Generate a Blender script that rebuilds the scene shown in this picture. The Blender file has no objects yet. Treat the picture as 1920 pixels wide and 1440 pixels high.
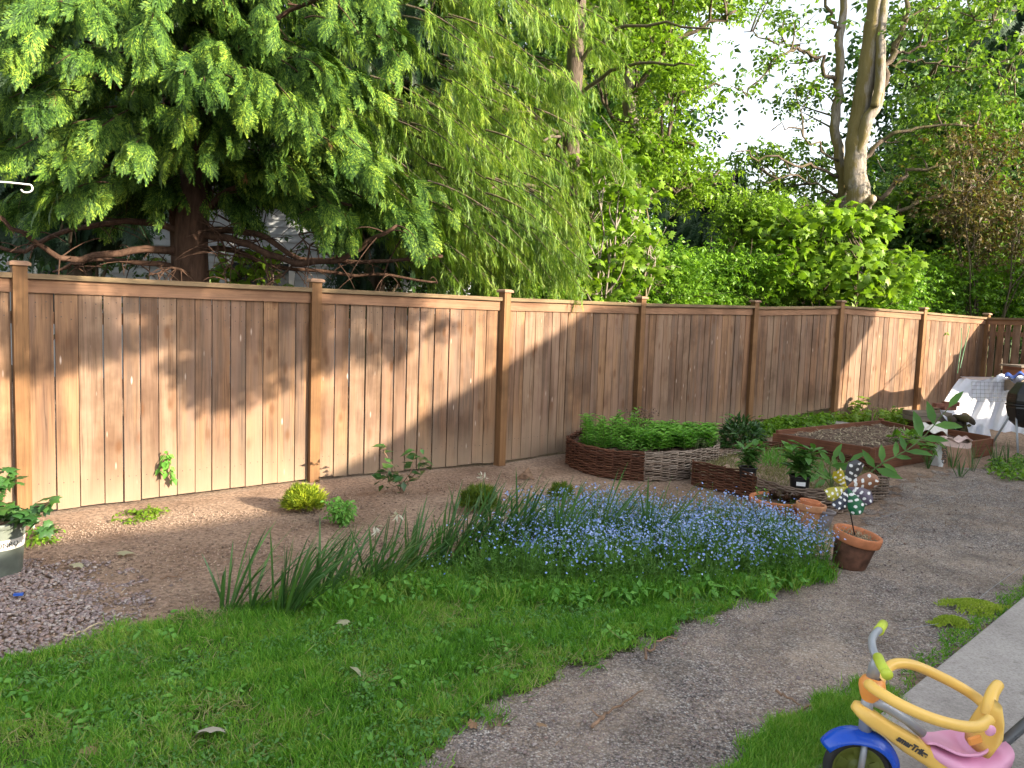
import bpy, math, random
import numpy as np
from mathutils import Vector, Matrix
PI=math.pi; R=math.radians
sc=bpy.context.scene; col=sc.collection
rng=np.random.default_rng(7); random.seed(7)

# ------------------------------------------------------------------ camera
FPX=1450.; CH=1.6; PITCH=R(5.0); ROLL=R(2.0)
_F=np.array([0,math.cos(PITCH),-math.sin(PITCH)]); _R=np.array([1.,0,0]); _U=np.cross(_R,_F)
_R2=_R*math.cos(ROLL)+_U*math.sin(ROLL); _U2=-_R*math.sin(ROLL)+_U*math.cos(ROLL)
def ray(px,py): return _F+_R2*((px-960)/FPX)-_U2*((py-720)/FPX)
def ss(a,b,x):
    t=np.clip((x-a)/(b-a),0,1); return t*t*(3-2*t)
def gz(x,y): return 0.12*ss(9.5,12.3,y)
def G(px,py,dz=0):
    "ground point seen at a pixel of the photograph"
    d=ray(px,py); z=0
    for _ in range(8):
        t=(z-CH)/d[2]; p=d*t; z=float(gz(p[0],p[1]))
    return np.array([p[0],p[1],z+dz])
def at(px,py,Y):
    d=ray(px,py); p=d*(Y/d[1]); return np.array([p[0],p[1],p[2]+CH])
cam=bpy.data.objects.new('camera',bpy.data.cameras.new('camera')); col.objects.link(cam)
cam.data.sensor_width=36; cam.data.lens=FPX/1920*36; cam.data.clip_start=.05; cam.data.clip_end=3000
cam.matrix_world=Matrix(((_R2[0],_U2[0],-_F[0],0),(_R2[1],_U2[1],-_F[1],0),(_R2[2],_U2[2],-_F[2],CH),(0,0,0,1)))
sc.camera=cam

# ------------------------------------------------------------------ light
SEL=R(18); SH=np.array([.875,-.484]); SH/=np.linalg.norm(SH)
SUN=np.array([SH[0]*math.cos(SEL),SH[1]*math.cos(SEL),math.sin(SEL)])
w=bpy.data.worlds.new("World"); sc.world=w; w.use_nodes=True
nt=w.node_tree; sky=nt.nodes.new('ShaderNodeTexSky'); sky.sky_type='NISHITA'; sky.sun_disc=False
sky.sun_elevation=SEL; sky.sun_rotation=math.atan2(SH[0],SH[1]); sky.air_density=1.0; sky.dust_density=2.2; sky.ozone_density=1.0
hs_=nt.nodes.new('ShaderNodeHueSaturation'); hs_.inputs['Saturation'].default_value=.36; nt.links.new(sky.outputs[0],hs_.inputs['Color']); nt.links.new(hs_.outputs[0],nt.nodes['Background'].inputs[0]); nt.nodes['Background'].inputs[1].default_value=.15
sl=bpy.data.lights.new('sun','SUN'); sl.energy=4.5; sl.angle=R(.6); sl.color=(1,.86,.66)
so=bpy.data.objects.new('sun',sl); col.objects.link(so); so.rotation_euler=Vector(SUN).to_track_quat('Z','Y').to_euler()
sc.view_settings.view_transform='Standard'; sc.view_settings.look='None'; sc.view_settings.exposure=1.95; sc.view_settings.gamma=1
sc.cycles.max_bounces=8; sc.cycles.transparent_max_bounces=8

# ------------------------------------------------------------------ mesh helpers
def tag(o,label=None,cat=None,group=None,kind=None):
    if label: o['label']=label
    if cat: o['category']=cat
    if group: o['group']=group
    if kind: o['kind']=kind
    return o
def empty(name,loc,label=None,cat=None,group=None):
    o=bpy.data.objects.new(name,None); col.objects.link(o); o.location=loc; o.empty_display_size=.1
    return tag(o,label,cat,group)
def world(q): return q.matrix_basis.copy() if q.parent is None else world(q.parent)@q.matrix_parent_inverse@q.matrix_basis
def link(name,me,mats,parent=None):
    o=bpy.data.objects.new(name,me); col.objects.link(o)
    for m in (mats if isinstance(mats,(list,tuple)) else [mats]): me.materials.append(m)
    if parent is not None:
        o.parent=parent; o.matrix_parent_inverse=world(parent).inverted()
    return o
class MB:
    def __init__(s): s.v=[]; s.f=[]; s.m=[]; s.n=0; s.sm=[]
    def add(s,V,F,mi=0,smooth=False):
        V=np.asarray(V,float); s.v.append(V)
        for f in F: s.f.append([i+s.n for i in f]); s.m.append(mi); s.sm.append(smooth)
        s.n+=len(V); return s
    def box(s,c,d,rz=0,mi=0,M=None):
        x,y,z=[q/2 for q in d]
        V=np.array([[-x,-y,-z],[x,-y,-z],[x,y,-z],[-x,y,-z],[-x,-y,z],[x,-y,z],[x,y,z],[-x,y,z]])
        if M is not None: V=V@np.array(M).T
        k,q=math.cos(rz),math.sin(rz); V=V@np.array([[k,q,0],[-q,k,0],[0,0,1]])
        return s.add(V+np.array(c),[(0,3,2,1),(4,5,6,7),(0,1,5,4),(1,2,6,5),(2,3,7,6),(3,0,4,7)],mi)
    def slab(s,pts,z0,z1,mi=0):
        "prism over a ground polygon; z0/z1 numbers or lists"
        n=len(pts); z0=[z0]*n if np.isscalar(z0) else z0; z1=[z1]*n if np.isscalar(z1) else z1
        V=[(p[0],p[1],z0[i]) for i,p in enumerate(pts)]+[(p[0],p[1],z1[i]) for i,p in enumerate(pts)]
        return s.add(V,[tuple(range(n))[::-1],tuple(range(n,2*n))]+[(i,(i+1)%n,n+(i+1)%n,n+i) for i in range(n)],mi)
    def tube(s,P,r,k=8,mi=0,cap=True,flat=1.0):
        P=np.asarray(P,float); n=len(P); r=np.full(n,r) if np.isscalar(r) else np.asarray(r,float)
        T=np.gradient(P,axis=0); T/=np.linalg.norm(T,axis=1)[:,None]+1e-9
        a=np.array([0,0,1.]) if abs(T[0][2])<.9 else np.array([1.,0,0])
        u=np.cross(T[0],a); u/=np.linalg.norm(u); V=[]
        for i in range(n):
            u=u-T[i]*(u@T[i]); u/=np.linalg.norm(u)+1e-9; v=np.cross(T[i],u)
            for j in range(k):
                t=2*PI*j/k; V.append(P[i]+r[i]*(u*math.cos(t)+v*math.sin(t)*flat))
        F=[(i*k+j,i*k+(j+1)%k,(i+1)*k+(j+1)%k,(i+1)*k+j) for i in range(n-1) for j in range(k)]
        if cap: F+= [tuple(range(k))[::-1],tuple(range((n-1)*k,n*k))]
        return s.add(V,F,mi,True)
    def lathe(s,prof,c,k=32,mi=0,M=None):
        V=[]
        for r,z in prof:
            for j in range(k): V.append((r*math.cos(2*PI*j/k),r*math.sin(2*PI*j/k),z))
        V=np.array(V)
        if M is not None: V=V@np.array(M).T
        F=[(i*k+j,i*k+(j+1)%k,(i+1)*k+(j+1)%k,(i+1)*k+j) for i in range(len(prof)-1) for j in range(k)]
        return s.add(V+np.array(c),F,mi,True)
    def build(s,name,mats,parent=None):
        me=bpy.data.meshes.new(name); me.from_pydata(np.concatenate(s.v).tolist(),[],s.f)
        me.polygons.foreach_set('material_index',s.m); me.polygons.foreach_set('use_smooth',s.sm); me.update()
        return link(name,me,mats,parent)
def poly_mesh(name,V,mats,parent=None,mi=None,smooth=False):
    "V (n,k,3): n separate polygons with k corners"
    n,k=V.shape[:2]; me=bpy.data.meshes.new(name)
    me.vertices.add(n*k); me.vertices.foreach_set('co',V.reshape(-1).astype(np.float32))
    me.loops.add(n*k); me.loops.foreach_set('vertex_index',np.arange(n*k,dtype=np.int32))
    me.polygons.add(n); me.polygons.foreach_set('loop_start',(np.arange(n)*k).astype(np.int32))
    if mi is not None: me.polygons.foreach_set('material_index',mi.astype(np.int32))
    me.update(calc_edges=True)
    return link(name,me,mats,parent)
def inst_mesh(name,protoV,protoF,X,T,mats,parent=None,mi=None):
    "copies of a small indexed mesh: X (n,3,3) rotations*scale (rows = local axes), T (n,3)"
    pv=np.asarray(protoV,float); m=len(pv); n=len(T)
    V=(np.einsum('mk,nkj->nmj',pv,X)+T[:,None,:]).reshape(-1,3)
    lens=np.array([len(f) for f in protoF]); idx=np.concatenate([np.array(f) for f in protoF])
    L=(idx[None,:]+(np.arange(n)*m)[:,None]).reshape(-1); lt=np.tile(lens,n); st=np.concatenate([[0],np.cumsum(lt)[:-1]])
    me=bpy.data.meshes.new(name); me.vertices.add(n*m); me.vertices.foreach_set('co',V.reshape(-1).astype(np.float32))
    me.loops.add(len(L)); me.loops.foreach_set('vertex_index',L.astype(np.int32))
    me.polygons.add(len(lt)); me.polygons.foreach_set('loop_start',st.astype(np.int32))
    if mi is not None: me.polygons.foreach_set('material_index',np.tile(np.asarray(mi,np.int32),n))
    me.update(calc_edges=True)
    return link(name,me,mats,parent)
def unit(a): return a/(np.linalg.norm(a,axis=-1,keepdims=True)+1e-9)
def frames(d,up,roll=None):
    "rows: side, along d, normal"
    d=unit(d); s=unit(np.cross(d,up)); n=np.cross(s,d)
    if roll is not None:
        c,q=np.cos(roll)[:,None],np.sin(roll)[:,None]; s,n=s*c+n*q,-s*q+n*c
    return np.stack([s,d,n],axis=1)
def rdir(n,g=rng): return unit(g.normal(size=(n,3)))

# ------------------------------------------------------------------ materials
def newmat(name):
    m=bpy.data.materials.new(name); m.use_nodes=True; t=m.node_tree; b=t.nodes['Principled BSDF']; return m,t,b
def N(t,ty,**kw):
    n=t.nodes.new(ty)
    for k,v in kw.items():
        if k in n.inputs.keys(): n.inputs[k].default_value=v
        else: setattr(n,k,v)
    return n
def ramp(t,src,stops,interp='LINEAR'):
    r=t.nodes.new('ShaderNodeValToRGB'); r.color_ramp.interpolation=interp; e=r.color_ramp.elements
    while len(e)<len(stops): e.new(.5)
    for i,(p,c) in enumerate(stops): e[i].position=p; e[i].color=(c,c,c,1) if np.isscalar(c) else (*c,1)
    t.links.new(src,r.inputs[0]); return r.outputs[0]
def mixc(t,fac,a,b,mode='MIX'):
    m=t.nodes.new('ShaderNodeMix'); m.data_type='RGBA'; m.blend_type=mode
    for s,i in ((fac,0),(a,6),(b,7)):
        if hasattr(s,'links') or hasattr(s,'is_linked'): t.links.new(s,m.inputs[i])
        else: m.inputs[i].default_value=s if np.isscalar(s) else (*s,1)
    return m.outputs[2]
def math_(t,op,a,b=0.):
    m=t.nodes.new('ShaderNodeMath'); m.operation=op
    for s,i in ((a,0),(b,1)):
        if hasattr(s,'is_linked'): t.links.new(s,m.inputs[i])
        else: m.inputs[i].default_value=s
    return m.outputs[0]
def coords(t,scale=(1,1,1),island=0):
    c=t.nodes.new('ShaderNodeTexCoord'); mp=t.nodes.new('ShaderNodeMapping'); mp.inputs['Scale'].default_value=scale
    t.links.new(c.outputs['Object'],mp.inputs[0])
    if island:
        g=t.nodes.new('ShaderNodeNewGeometry'); x=t.nodes.new('ShaderNodeCombineXYZ'); k=math_(t,'MULTIPLY',g.outputs['Random Per Island'],island)
        for i in range(3): t.links.new(k,x.inputs[i])
        t.links.new(x.outputs[0],mp.inputs['Location'])
    return mp.outputs[0]
def noise(t,vec,scale,detail=4,rough=.55,dist=0):
    n=N(t,'ShaderNodeTexNoise',Scale=scale,Detail=detail,Roughness=rough,Distortion=dist); t.links.new(vec,n.inputs['Vector']); return n.outputs['Fac']
def bump(t,b,h,st,d=.01):
    q=N(t,'ShaderNodeBump',Strength=st,Distance=d); t.links.new(h,q.inputs['Height']); t.links.new(q.outputs[0],b.inputs['Normal'])
def leafmat(name,cols,trans=.35,rough=.5,tips=None,scale=1.2,spec=.3,hue=None):
    "leaves: colour varies leaf by leaf and in clumps; thin, lets light through"
    m,t,b=newmat(name); g=t.nodes.new('ShaderNodeNewGeometry')
    isl=g.outputs['Random Per Island']; nz=noise(t,coords(t),scale,3)
    f=math_(t,'ADD',math_(t,'MULTIPLY',isl,.55),math_(t,'MULTIPLY',nz,.9)); f=math_(t,'SUBTRACT',f,.22)
    k=len(cols); c=ramp(t,f,[(.1+.8*i/(k-1),cols[i]) for i in range(k)])
    t.links.new(c,b.inputs['Base Color']); b.inputs['Roughness'].default_value=rough; b.inputs['Specular IOR Level'].default_value=spec
    tr=t.nodes.new('ShaderNodeBsdfTranslucent'); c2=mixc(t,1.,c,(1.0,1.05,.45),'MULTIPLY'); 
    t.links.new(c2,tr.inputs[0]); mx=t.nodes.new('ShaderNodeMixShader'); mx.inputs[0].default_value=trans
    t.links.new(b.outputs[0],mx.inputs[1]); t.links.new(tr.outputs[0],mx.inputs[2]); t.links.new(mx.outputs[0],t.nodes['Material Output'].inputs[0])
    return m
def plain(name,c,rough=.5,metal=0,var=.12,vs=8,bmp=.0,spec=.5,bs=60):
    m,t,b=newmat(name); v=coords(t); n=noise(t,v,vs,5)
    d=tuple(max(0,q*(1-var*2)) for q in c); l=tuple(min(1,q*(1+var*1.5)) for q in c)
    t.links.new(ramp(t,n,[(.3,d),(.7,l)]),b.inputs['Base Color']); b.inputs['Metallic'].default_value=metal
    t.links.new(ramp(t,noise(t,v,vs*2.5,4),[(.3,max(0,rough-.1)),(.7,min(1,rough+.12))]),b.inputs['Roughness']); b.inputs['Specular IOR Level'].default_value=spec
    if bmp: bump(t,b,noise(t,v,bs,4),bmp,.004)
    return m
def wood(name,cols,grain=(45,45,1.3),knots=True,bmp=.35,rough=.8,foot=None,axis='z'):
    m,t,b=newmat(name); gs=grain if axis=='z' else (grain[2]*1.0,grain[2]*1.0,grain[0])
    v=coords(t,gs,37.); g=t.nodes.new('ShaderNodeNewGeometry').outputs['Random Per Island']
    n1=noise(t,v,1.,6,.65,1.2); n2=noise(t,coords(t,(9,9,.9) if axis=='z' else (.9,.9,9),11.),1.,3,.6)
    k=len(cols); base=ramp(t,math_(t,'ADD',math_(t,'MULTIPLY',g,.62),math_(t,'MULTIPLY',n2,.45)),[(.12+.8*i/(k-1),cols[i]) for i in range(k)])
    c=mixc(t,1.,base,ramp(t,n1,[(.30,.50),(.47,.95),(.6,1.1),(.75,1.22)]),'MULTIPLY')
    st=noise(t,coords(t,(1,1,1),5.),2.3,4); c=mixc(t,ramp(t,st,[(.46,0.),(.66,.62)]),c,tuple(q*.68 for q in cols[0]),'MIX')
    h=n1
    if knots:
        vo=N(t,'ShaderNodeTexVoronoi',Scale=1.0); t.links.new(coords(t,(7,7,3.1) if axis=='z' else (3.1,3.1,7),23.),vo.inputs['Vector'])
        kd=ramp(t,vo.outputs['Distance'],[(.10,1.),(.15,.6),(.24,0.)]); c=mixc(t,math_(t,'MULTIPLY',kd,.8),c,(.10,.045,.02))
        vb=N(t,'ShaderNodeTexVoronoi',Scale=1.0); t.links.new(coords(t,(11,11,2.3),31.),vb.inputs['Vector'])
        c=mixc(t,ramp(t,vb.outputs['Distance'],[(.03,.6),(.09,0.)]),c,(.62,.52,.45))
    if foot:   # weathering that follows the foot of the boards
        z=t.nodes.new('ShaderNodeSeparateXYZ'); t.links.new(coords(t),z.inputs[0])
        zz=math_(t,'ADD',z.outputs[2],math_(t,'MULTIPLY',noise(t,coords(t,(3,3,1)),1.5,4),.5))
        c=mixc(t,ramp(t,zz,[(.28,.75),(.75,0.)]),c,foot)
        wz=ramp(t,noise(t,coords(t,(6,6,.5),3.),1.,3),[(.5,0.),(.66,.45)]); c=mixc(t,wz,c,(.26,.165,.12))
    t.links.new(c,b.inputs['Base Color']); b.inputs['Roughness'].default_value=rough; b.inputs['Specular IOR Level'].default_value=.2
    bump(t,b,h,bmp,.004); return m
def gravelmat(name,cols,scale,bmp=1.,dust=(.20,.145,.11),damt=.5,dist=.006):
    m,t,b=newmat(name); v=coords(t); nz=N(t,'ShaderNodeTexNoise',Scale=scale*.6,Detail=2.); t.links.new(v,nz.inputs['Vector'])
    vv=t.nodes.new('ShaderNodeVectorMath'); vv.operation='MULTIPLY_ADD'; t.links.new(nz.outputs['Color'],vv.inputs[0]); vv.inputs[1].default_value=(.5/scale,)*3; t.links.new(v,vv.inputs[2])
    vo=N(t,'ShaderNodeTexVoronoi',Scale=scale); t.links.new(vv.outputs[0],vo.inputs['Vector'])
    r=t.nodes.new('ShaderNodeSeparateColor'); t.links.new(vo.outputs['Color'],r.inputs[0])
    k=len(cols); c=ramp(t,r.outputs[0],[(i/k,cols[i]) for i in range(k)],'CONSTANT')
    c=mixc(t,1.,c,ramp(t,vo.outputs['Distance'],[(.25,1.),(.75,.45)]),'MULTIPLY')
    big=noise(t,v,.9,5,.6); mid=noise(t,v,7.,5,.65)
    f=ramp(t,math_(t,'ADD',math_(t,'MULTIPLY',big,.6),math_(t,'MULTIPLY',mid,.4)),[(.42,0.),(.62,damt)])
    c=mixc(t,f,c,dust); c=mixc(t,1.,c,ramp(t,noise(t,v,2.2,6,.65),[(.32,.62),(.5,1.),(.68,1.2)]),'MULTIPLY')
    t.links.new(c,b.inputs['Base Color']); b.inputs['Roughness'].default_value=.9; b.inputs['Specular IOR Level'].default_value=.25
    h=ramp(t,vo.outputs['Distance'],[(.0,1.),(.7,0.)]); bump(t,b,math_(t,'ADD',h,math_(t,'MULTIPLY',noise(t,v,scale*.35,3),.8)),bmp,dist); return m
def dirtmat(name):
    m,t,b=newmat(name); v=coords(t)
    a=noise(t,v,1.1,6,.6); c=ramp(t,a,[(.3,(.18,.117,.08)),(.5,(.28,.195,.138)),(.7,(.37,.27,.195))])
    f=noise(t,v,30,8,.8); c=mixc(t,1.,c,ramp(t,f,[(.38,.42),(.5,1.),(.62,1.4)]),'MULTIPLY')
    vo=N(t,'ShaderNodeTexVoronoi',Scale=55.); t.links.new(v,vo.inputs['Vector']); s=t.nodes.new('ShaderNodeSeparateColor'); t.links.new(vo.outputs['Color'],s.inputs[0])
    peb=math_(t,'MULTIPLY',ramp(t,s.outputs[0],[(.80,0.),(.84,1.)]),ramp(t,vo.outputs['Distance'],[(.25,1.),(.4,0.)]))
    c=mixc(t,math_(t,'MULTIPLY',peb,.6),c,(.33,.26,.22)); t.links.new(c,b.inputs['Base Color'])
    b.inputs['Roughness'].default_value=.95; b.inputs['Specular IOR Level'].default_value=.15
    bump(t,b,math_(t,'ADD',math_(t,'ADD',noise(t,v,14,6,.7),math_(t,'MULTIPLY',f,.6)),math_(t,'MULTIPLY',peb,.4)),.9,.02); return m
def barkmat(name,a,c2,moss=None,mamt=.6):
    m,t,b=newmat(name); v=coords(t,(14,14,2.2)); n=noise(t,v,1.,6,.7,.8); c=ramp(t,n,[(.3,a),(.7,c2)])
    if moss:
        g=t.nodes.new('ShaderNodeNewGeometry'); nx=t.nodes.new('ShaderNodeSeparateXYZ'); t.links.new(g.outputs['Normal'],nx.inputs[0])
        f=math_(t,'ADD',noise(t,coords(t,(1.6,1.6,.7)),1.6,5,.6),math_(t,'MULTIPLY',nx.outputs[0],-.16)); c=mixc(t,ramp(t,f,[(.48,0.),(.58,mamt)]),c,moss)
    t.links.new(c,b.inputs['Base Color']); b.inputs['Roughness'].default_value=.9; b.inputs['Specular IOR Level'].default_value=.15; bump(t,b,n,.8,.03); return m

FENCE=[(.095,.050,.030),(.22,.118,.064),(.13,.088,.064),(.24,.137,.074),(.115,.067,.043),(.215,.143,.096),(.15,.080,.044)]
M_board=wood('fence_wood',FENCE,foot=(.26,.195,.135))
M_post=wood('post_wood',[(.13,.066,.03),(.19,.10,.045),(.22,.125,.06)],knots=False)
M_rail=wood('rail_wood',[(.16,.083,.048),(.22,.12,.07),(.25,.15,.095)],axis='x',grain=(30,30,1.2),knots=False)
M_caprail=wood('cap_wood',[(.12,.085,.05),(.19,.13,.075),(.15,.12,.055)],axis='x',grain=(22,22,1.5),knots=False)
M_cap=wood('post_cap_wood',[(.24,.14,.09),(.30,.20,.135)],axis='x',knots=False)
M_bedwood=wood('bed_wood',[(.12,.05,.028),(.18,.075,.042),(.22,.10,.058)],axis='x',knots=False)
M_greywood=wood('grey_wood',[(.16,.13,.10),(.24,.20,.16)],axis='x',knots=False)
M_dirt=dirtmat('dirt'); M_soil=plain('soil',(.12,.08,.06),.95,var=.35,vs=30,bmp=1.,bs=45,spec=.1)
M_gravel=gravelmat('gravel',[(.17,.145,.135),(.34,.285,.25),(.46,.40,.36),(.24,.21,.205),(.38,.30,.245),(.60,.55,.51),(.12,.105,.10),(.41,.35,.32)],105,1.,damt=.62,dust=(.41,.315,.235))
M_concrete,_t,_b=newmat('concrete'); _v=coords(_t); _c=ramp(_t,noise(_t,_v,1.3,8,.7),[(.3,(.25,.22,.20)),(.5,(.37,.33,.305)),(.7,(.44,.40,.37))])
_c=mixc(_t,1.,_c,ramp(_t,noise(_t,_v,90,6,.8),[(.35,.6),(.5,1.),(.65,1.2)]),'MULTIPLY'); _c=mixc(_t,ramp(_t,noise(_t,_v,5.,6,.75),[(.58,0.),(.68,.5)]),_c,(.17,.15,.12)); _t.links.new(_c,_b.inputs[0]); _b.inputs['Roughness'].default_value=.92; bump(_t,_b,noise(_t,_v,90,6,.8),.8,.004)
M_lawnsoil=plain('lawn_soil',(.08,.10,.035),.95,var=.4,vs=14,bmp=1.,spec=.1)
M_terra=plain('terracotta',(.50,.19,.09),.8,var=.12,vs=14,bmp=.2,spec=.2)
M_terra2=plain('pale_terracotta',(.52,.26,.14),.8,var=.12,vs=16,bmp=.2,spec=.2)
M_terradark=plain('damp_terracotta',(.13,.062,.04),.75,var=.35,vs=12,bmp=.25,spec=.3)
M_greypot=plain('grey_glaze',(.25,.22,.22),.6,var=.15)
M_blackpl=plain('black_plastic',(.012,.012,.014),.35,var=.2)
M_greenpot=plain('grey_green_plastic',(.13,.15,.125),.55,var=.2,vs=7,bmp=.15)
M_label=plain('label_paper',(.62,.58,.52),.6,var=.06)
M_ink=plain('ink',(.05,.05,.05),.6)
M_white=plain('white_paint',(.75,.75,.75),.45,var=.05)
M_sheet,_t,_b=newmat('white_sheet'); _b.inputs['Base Color'].default_value=(.74,.75,.80,1); _b.inputs['Roughness'].default_value=.55
_tr=_t.nodes.new('ShaderNodeBsdfTranslucent'); _tr.inputs[0].default_value=(.8,.8,.85,1); _mx=_t.nodes.new('ShaderNodeMixShader'); _mx.inputs[0].default_value=.35
_t.links.new(_b.outputs[0],_mx.inputs[1]); _t.links.new(_tr.outputs[0],_mx.inputs[2]); _t.links.new(_mx.outputs[0],_t.nodes['Material Output'].inputs[0])
bump(_t,_b,noise(_t,coords(_t),9,5),.5,.02)
M_blue=plain('blue_tarp',(.02,.09,.42),.45,var=.2)
M_metal=plain('grey_metal',(.32,.34,.37),.4,metal=.3,var=.06)
M_wire=plain('wire',(.10,.10,.10),.5,metal=.6)
M_yellow=plain('yellow_plastic',(.84,.53,.12),.38,var=.06,vs=5)
M_orange=plain('orange_plastic',(.80,.31,.07),.42,var=.08,vs=6)
M_bluepl=plain('blue_plastic',(.006,.07,.48),.22,var=.08,vs=6)
M_pink=plain('pink_plastic',(.78,.37,.55),.38,var=.05,vs=5)
M_lime=plain('lime_grip',(.50,.60,.05),.5,var=.08)
M_tyre=plain('tyre_rubber',(.018,.018,.02),.7)
M_hub=plain('green_hub',(.13,.16,.025),.5,var=.2)
M_wicker=wood('brown_wicker',[(.06,.026,.015),(.12,.05,.03),(.17,.08,.045)],axis='x',knots=False,bmp=.4)
M_wicker2=wood('grey_wicker',[(.13,.09,.065),(.24,.18,.14),(.32,.26,.21)],axis='x',knots=False,bmp=.4)
M_siding=plain('grey_siding',(.42,.45,.48),.7,var=.04)
M_trim=plain('white_trim',(.72,.72,.70),.6,var=.04)
M_roof=plain('roof_shingle',(.07,.065,.065),.9,var=.3,vs=30,bmp=.6)
M_glass=plain('window_glass',(.03,.035,.04),.08,var=.05)
M_bark=barkmat('maple_bark',(.09,.075,.06),(.33,.29,.24),(.13,.10,.025),.85)
M_bark2=barkmat('cedar_bark',(.035,.02,.014),(.10,.058,.04))
M_barkd=barkmat('dark_bark',(.05,.038,.028),(.13,.10,.075),(.10,.10,.03),.5)
M_twig=plain('dry_twig',(.22,.135,.085),.85,var=.3,vs=20,bmp=.4)
M_straw=plain('straw',(.42,.34,.22),.85,var=.25,vs=20)
L_dead=M_dead=leafmat('dead_leaf',[(.16,.08,.045),(.27,.16,.09),(.36,.27,.18)],.15,.7,scale=5)
M_stem=plain('green_stem',(.10,.15,.04),.6,var=.2)
L_cedar=leafmat('cedar_leaf',[(.012,.032,.010),(.030,.075,.015),(.085,.165,.024),(.27,.38,.045)],.18,.6,scale=2.2,spec=.12)
L_weep=leafmat('weeping_leaf',[(.03,.08,.014),(.09,.18,.022),(.20,.32,.034),(.36,.43,.06)],.35,.5,scale=1.5)
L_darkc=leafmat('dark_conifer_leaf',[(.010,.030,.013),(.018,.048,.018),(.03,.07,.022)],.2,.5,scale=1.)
L_maple=leafmat('maple_leaf',[(.06,.13,.022),(.12,.22,.03),(.22,.34,.04)],.5,.45,scale=.7)
L_bright=leafmat('bright_leaf',[(.09,.18,.018),(.16,.28,.024),(.25,.38,.032)],.45,.42,scale=1.3)
L_hedge=leafmat('hedge_leaf',[(.06,.15,.018),(.13,.27,.024),(.24,.42,.032)],.42,.42,scale=1.6)
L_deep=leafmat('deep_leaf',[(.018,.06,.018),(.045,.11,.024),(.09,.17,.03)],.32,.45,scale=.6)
L_red=leafmat('copper_leaf',[(.06,.04,.018),(.12,.085,.03),(.14,.17,.04)],.35,.5,scale=1.)
L_grass=leafmat('grass_blade',[(.045,.15,.016),(.10,.29,.026),(.20,.42,.045),(.38,.46,.12)],.45,.5,scale=2.4)
L_clover=leafmat('clover_leaf',[(.07,.19,.04),(.12,.28,.06)],.3,.5,scale=3)
L_blade=leafmat('strap_leaf',[(.03,.09,.028),(.055,.14,.035),(.09,.20,.04)],.25,.4,scale=3,spec=.5)
L_mint=leafmat('mint_leaf',[(.07,.21,.035),(.12,.31,.045),(.19,.41,.07)],.3,.5,scale=4)
L_mintb=leafmat('bright_mint_leaf',[(.10,.27,.04),(.17,.40,.055),(.26,.52,.09)],.35,.5,scale=4)
L_fmn=leafmat('forget_me_not_leaf',[(.05,.14,.02),(.085,.20,.03),(.13,.26,.045)],.3,.5,scale=3)
L_gold=leafmat('golden_leaf',[(.06,.13,.015),(.22,.30,.022),(.46,.50,.04)],.3,.5,scale=9)
L_olive=leafmat('olive_leaf',[(.05,.10,.018),(.11,.18,.025),(.24,.30,.03)],.3,.5,scale=9)
L_peony=leafmat('glossy_leaf',[(.022,.075,.018),(.04,.11,.024),(.065,.15,.03)],.2,.35,scale=6,spec=.5)
L_big=leafmat('milkweed_leaf',[(.07,.17,.04),(.10,.24,.05),(.15,.31,.06)],.35,.42,scale=6)
L_moss=leafmat('moss',[(.20,.30,.03),(.34,.46,.04),(.46,.52,.10)],.2,.8,scale=8)
L_blue=leafmat('blue_petal',[(.15,.24,.62),(.28,.40,.78),(.50,.58,.92)],.2,.6,scale=4)
L_pale=leafmat('pale_petal',[(.55,.50,.42),(.7,.68,.62)],.3,.6)
L_purple=leafmat('purple_leaf',[(.05,.025,.02),(.10,.05,.035),(.07,.06,.03)],.15,.4,scale=8,spec=.5)
M_bag=plain('brown_bag',(.34,.20,.13),.55,var=.15); M_bagp=plain('pale_pink_bag',(.62,.45,.40),.5,var=.12)

# ------------------------------------------------------------------ terrain
def inpoly(P,x,y):
    c=np.zeros(len(x),bool); n=len(P)
    for i in range(n):
        x1,y1=P[i][:2]; x2,y2=P[(i+1)%n][:2]
        if y1==y2: continue
        k=((y1>y)!=(y2>y))&(x<(x2-x1)*(y-y1)/(y2-y1)+x1); c^=k
    return c
def hn(x,y,s):
    return (np.sin(x*s*1.7+y*s*.9+1.3)+np.sin(x*s*-.8+y*s*2.1+.4)+np.sin(x*s*2.9-y*s*1.3+2.)*.6)/2.6
def grid(name,x0,x1,y0,y1,st,poly,dz,mat,parent=None,amp=.006,edge=.05):
    xs=np.arange(x0,x1+st,st); ys=np.arange(y0,y1+st,st); X,Y=np.meshgrid(xs,ys)
    Z=gz(X,Y)+dz+amp*hn(X,Y,3.1)+amp*.6*hn(X,Y,9.7)
    nx=len(xs); cx=(X[:-1,:-1]+st/2).ravel(); cy=(Y[:-1,:-1]+st/2).ravel()
    keep=np.ones(len(cx),bool) if poly is None else inpoly(poly,cx+edge*hn(cx,cy,11)+edge*.5*hn(cx,cy,37),cy+edge*hn(cy,cx,13)+edge*.5*hn(cy,cx,31))
    i=np.arange(len(cx)); r=i//(nx-1); c=i%(nx-1); a=(r*nx+c)[keep]
    F=np.stack([a,a+1,a+nx+1,a+nx],1)
    used=np.unique(F); re=np.zeros(nx*len(ys),int); re[used]=np.arange(len(used)); V=np.stack([X.ravel(),Y.ravel(),Z.ravel()],1)[used]
    me=bpy.data.meshes.new(name); me.from_pydata(V.tolist(),[],re[F].tolist()); me.polygons.foreach_set('use_smooth',[True]*len(F)); me.update()
    o=link(name,me,mat,parent); o['kind']='structure'; return o
grid('ground',-9,13,-2,17,.09,None,0,M_dirt,amp=.010)
m_=MB(); BIG=900; XI0,XI1,YI0,YI1=-9,13.05,-2,17.05
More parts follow.
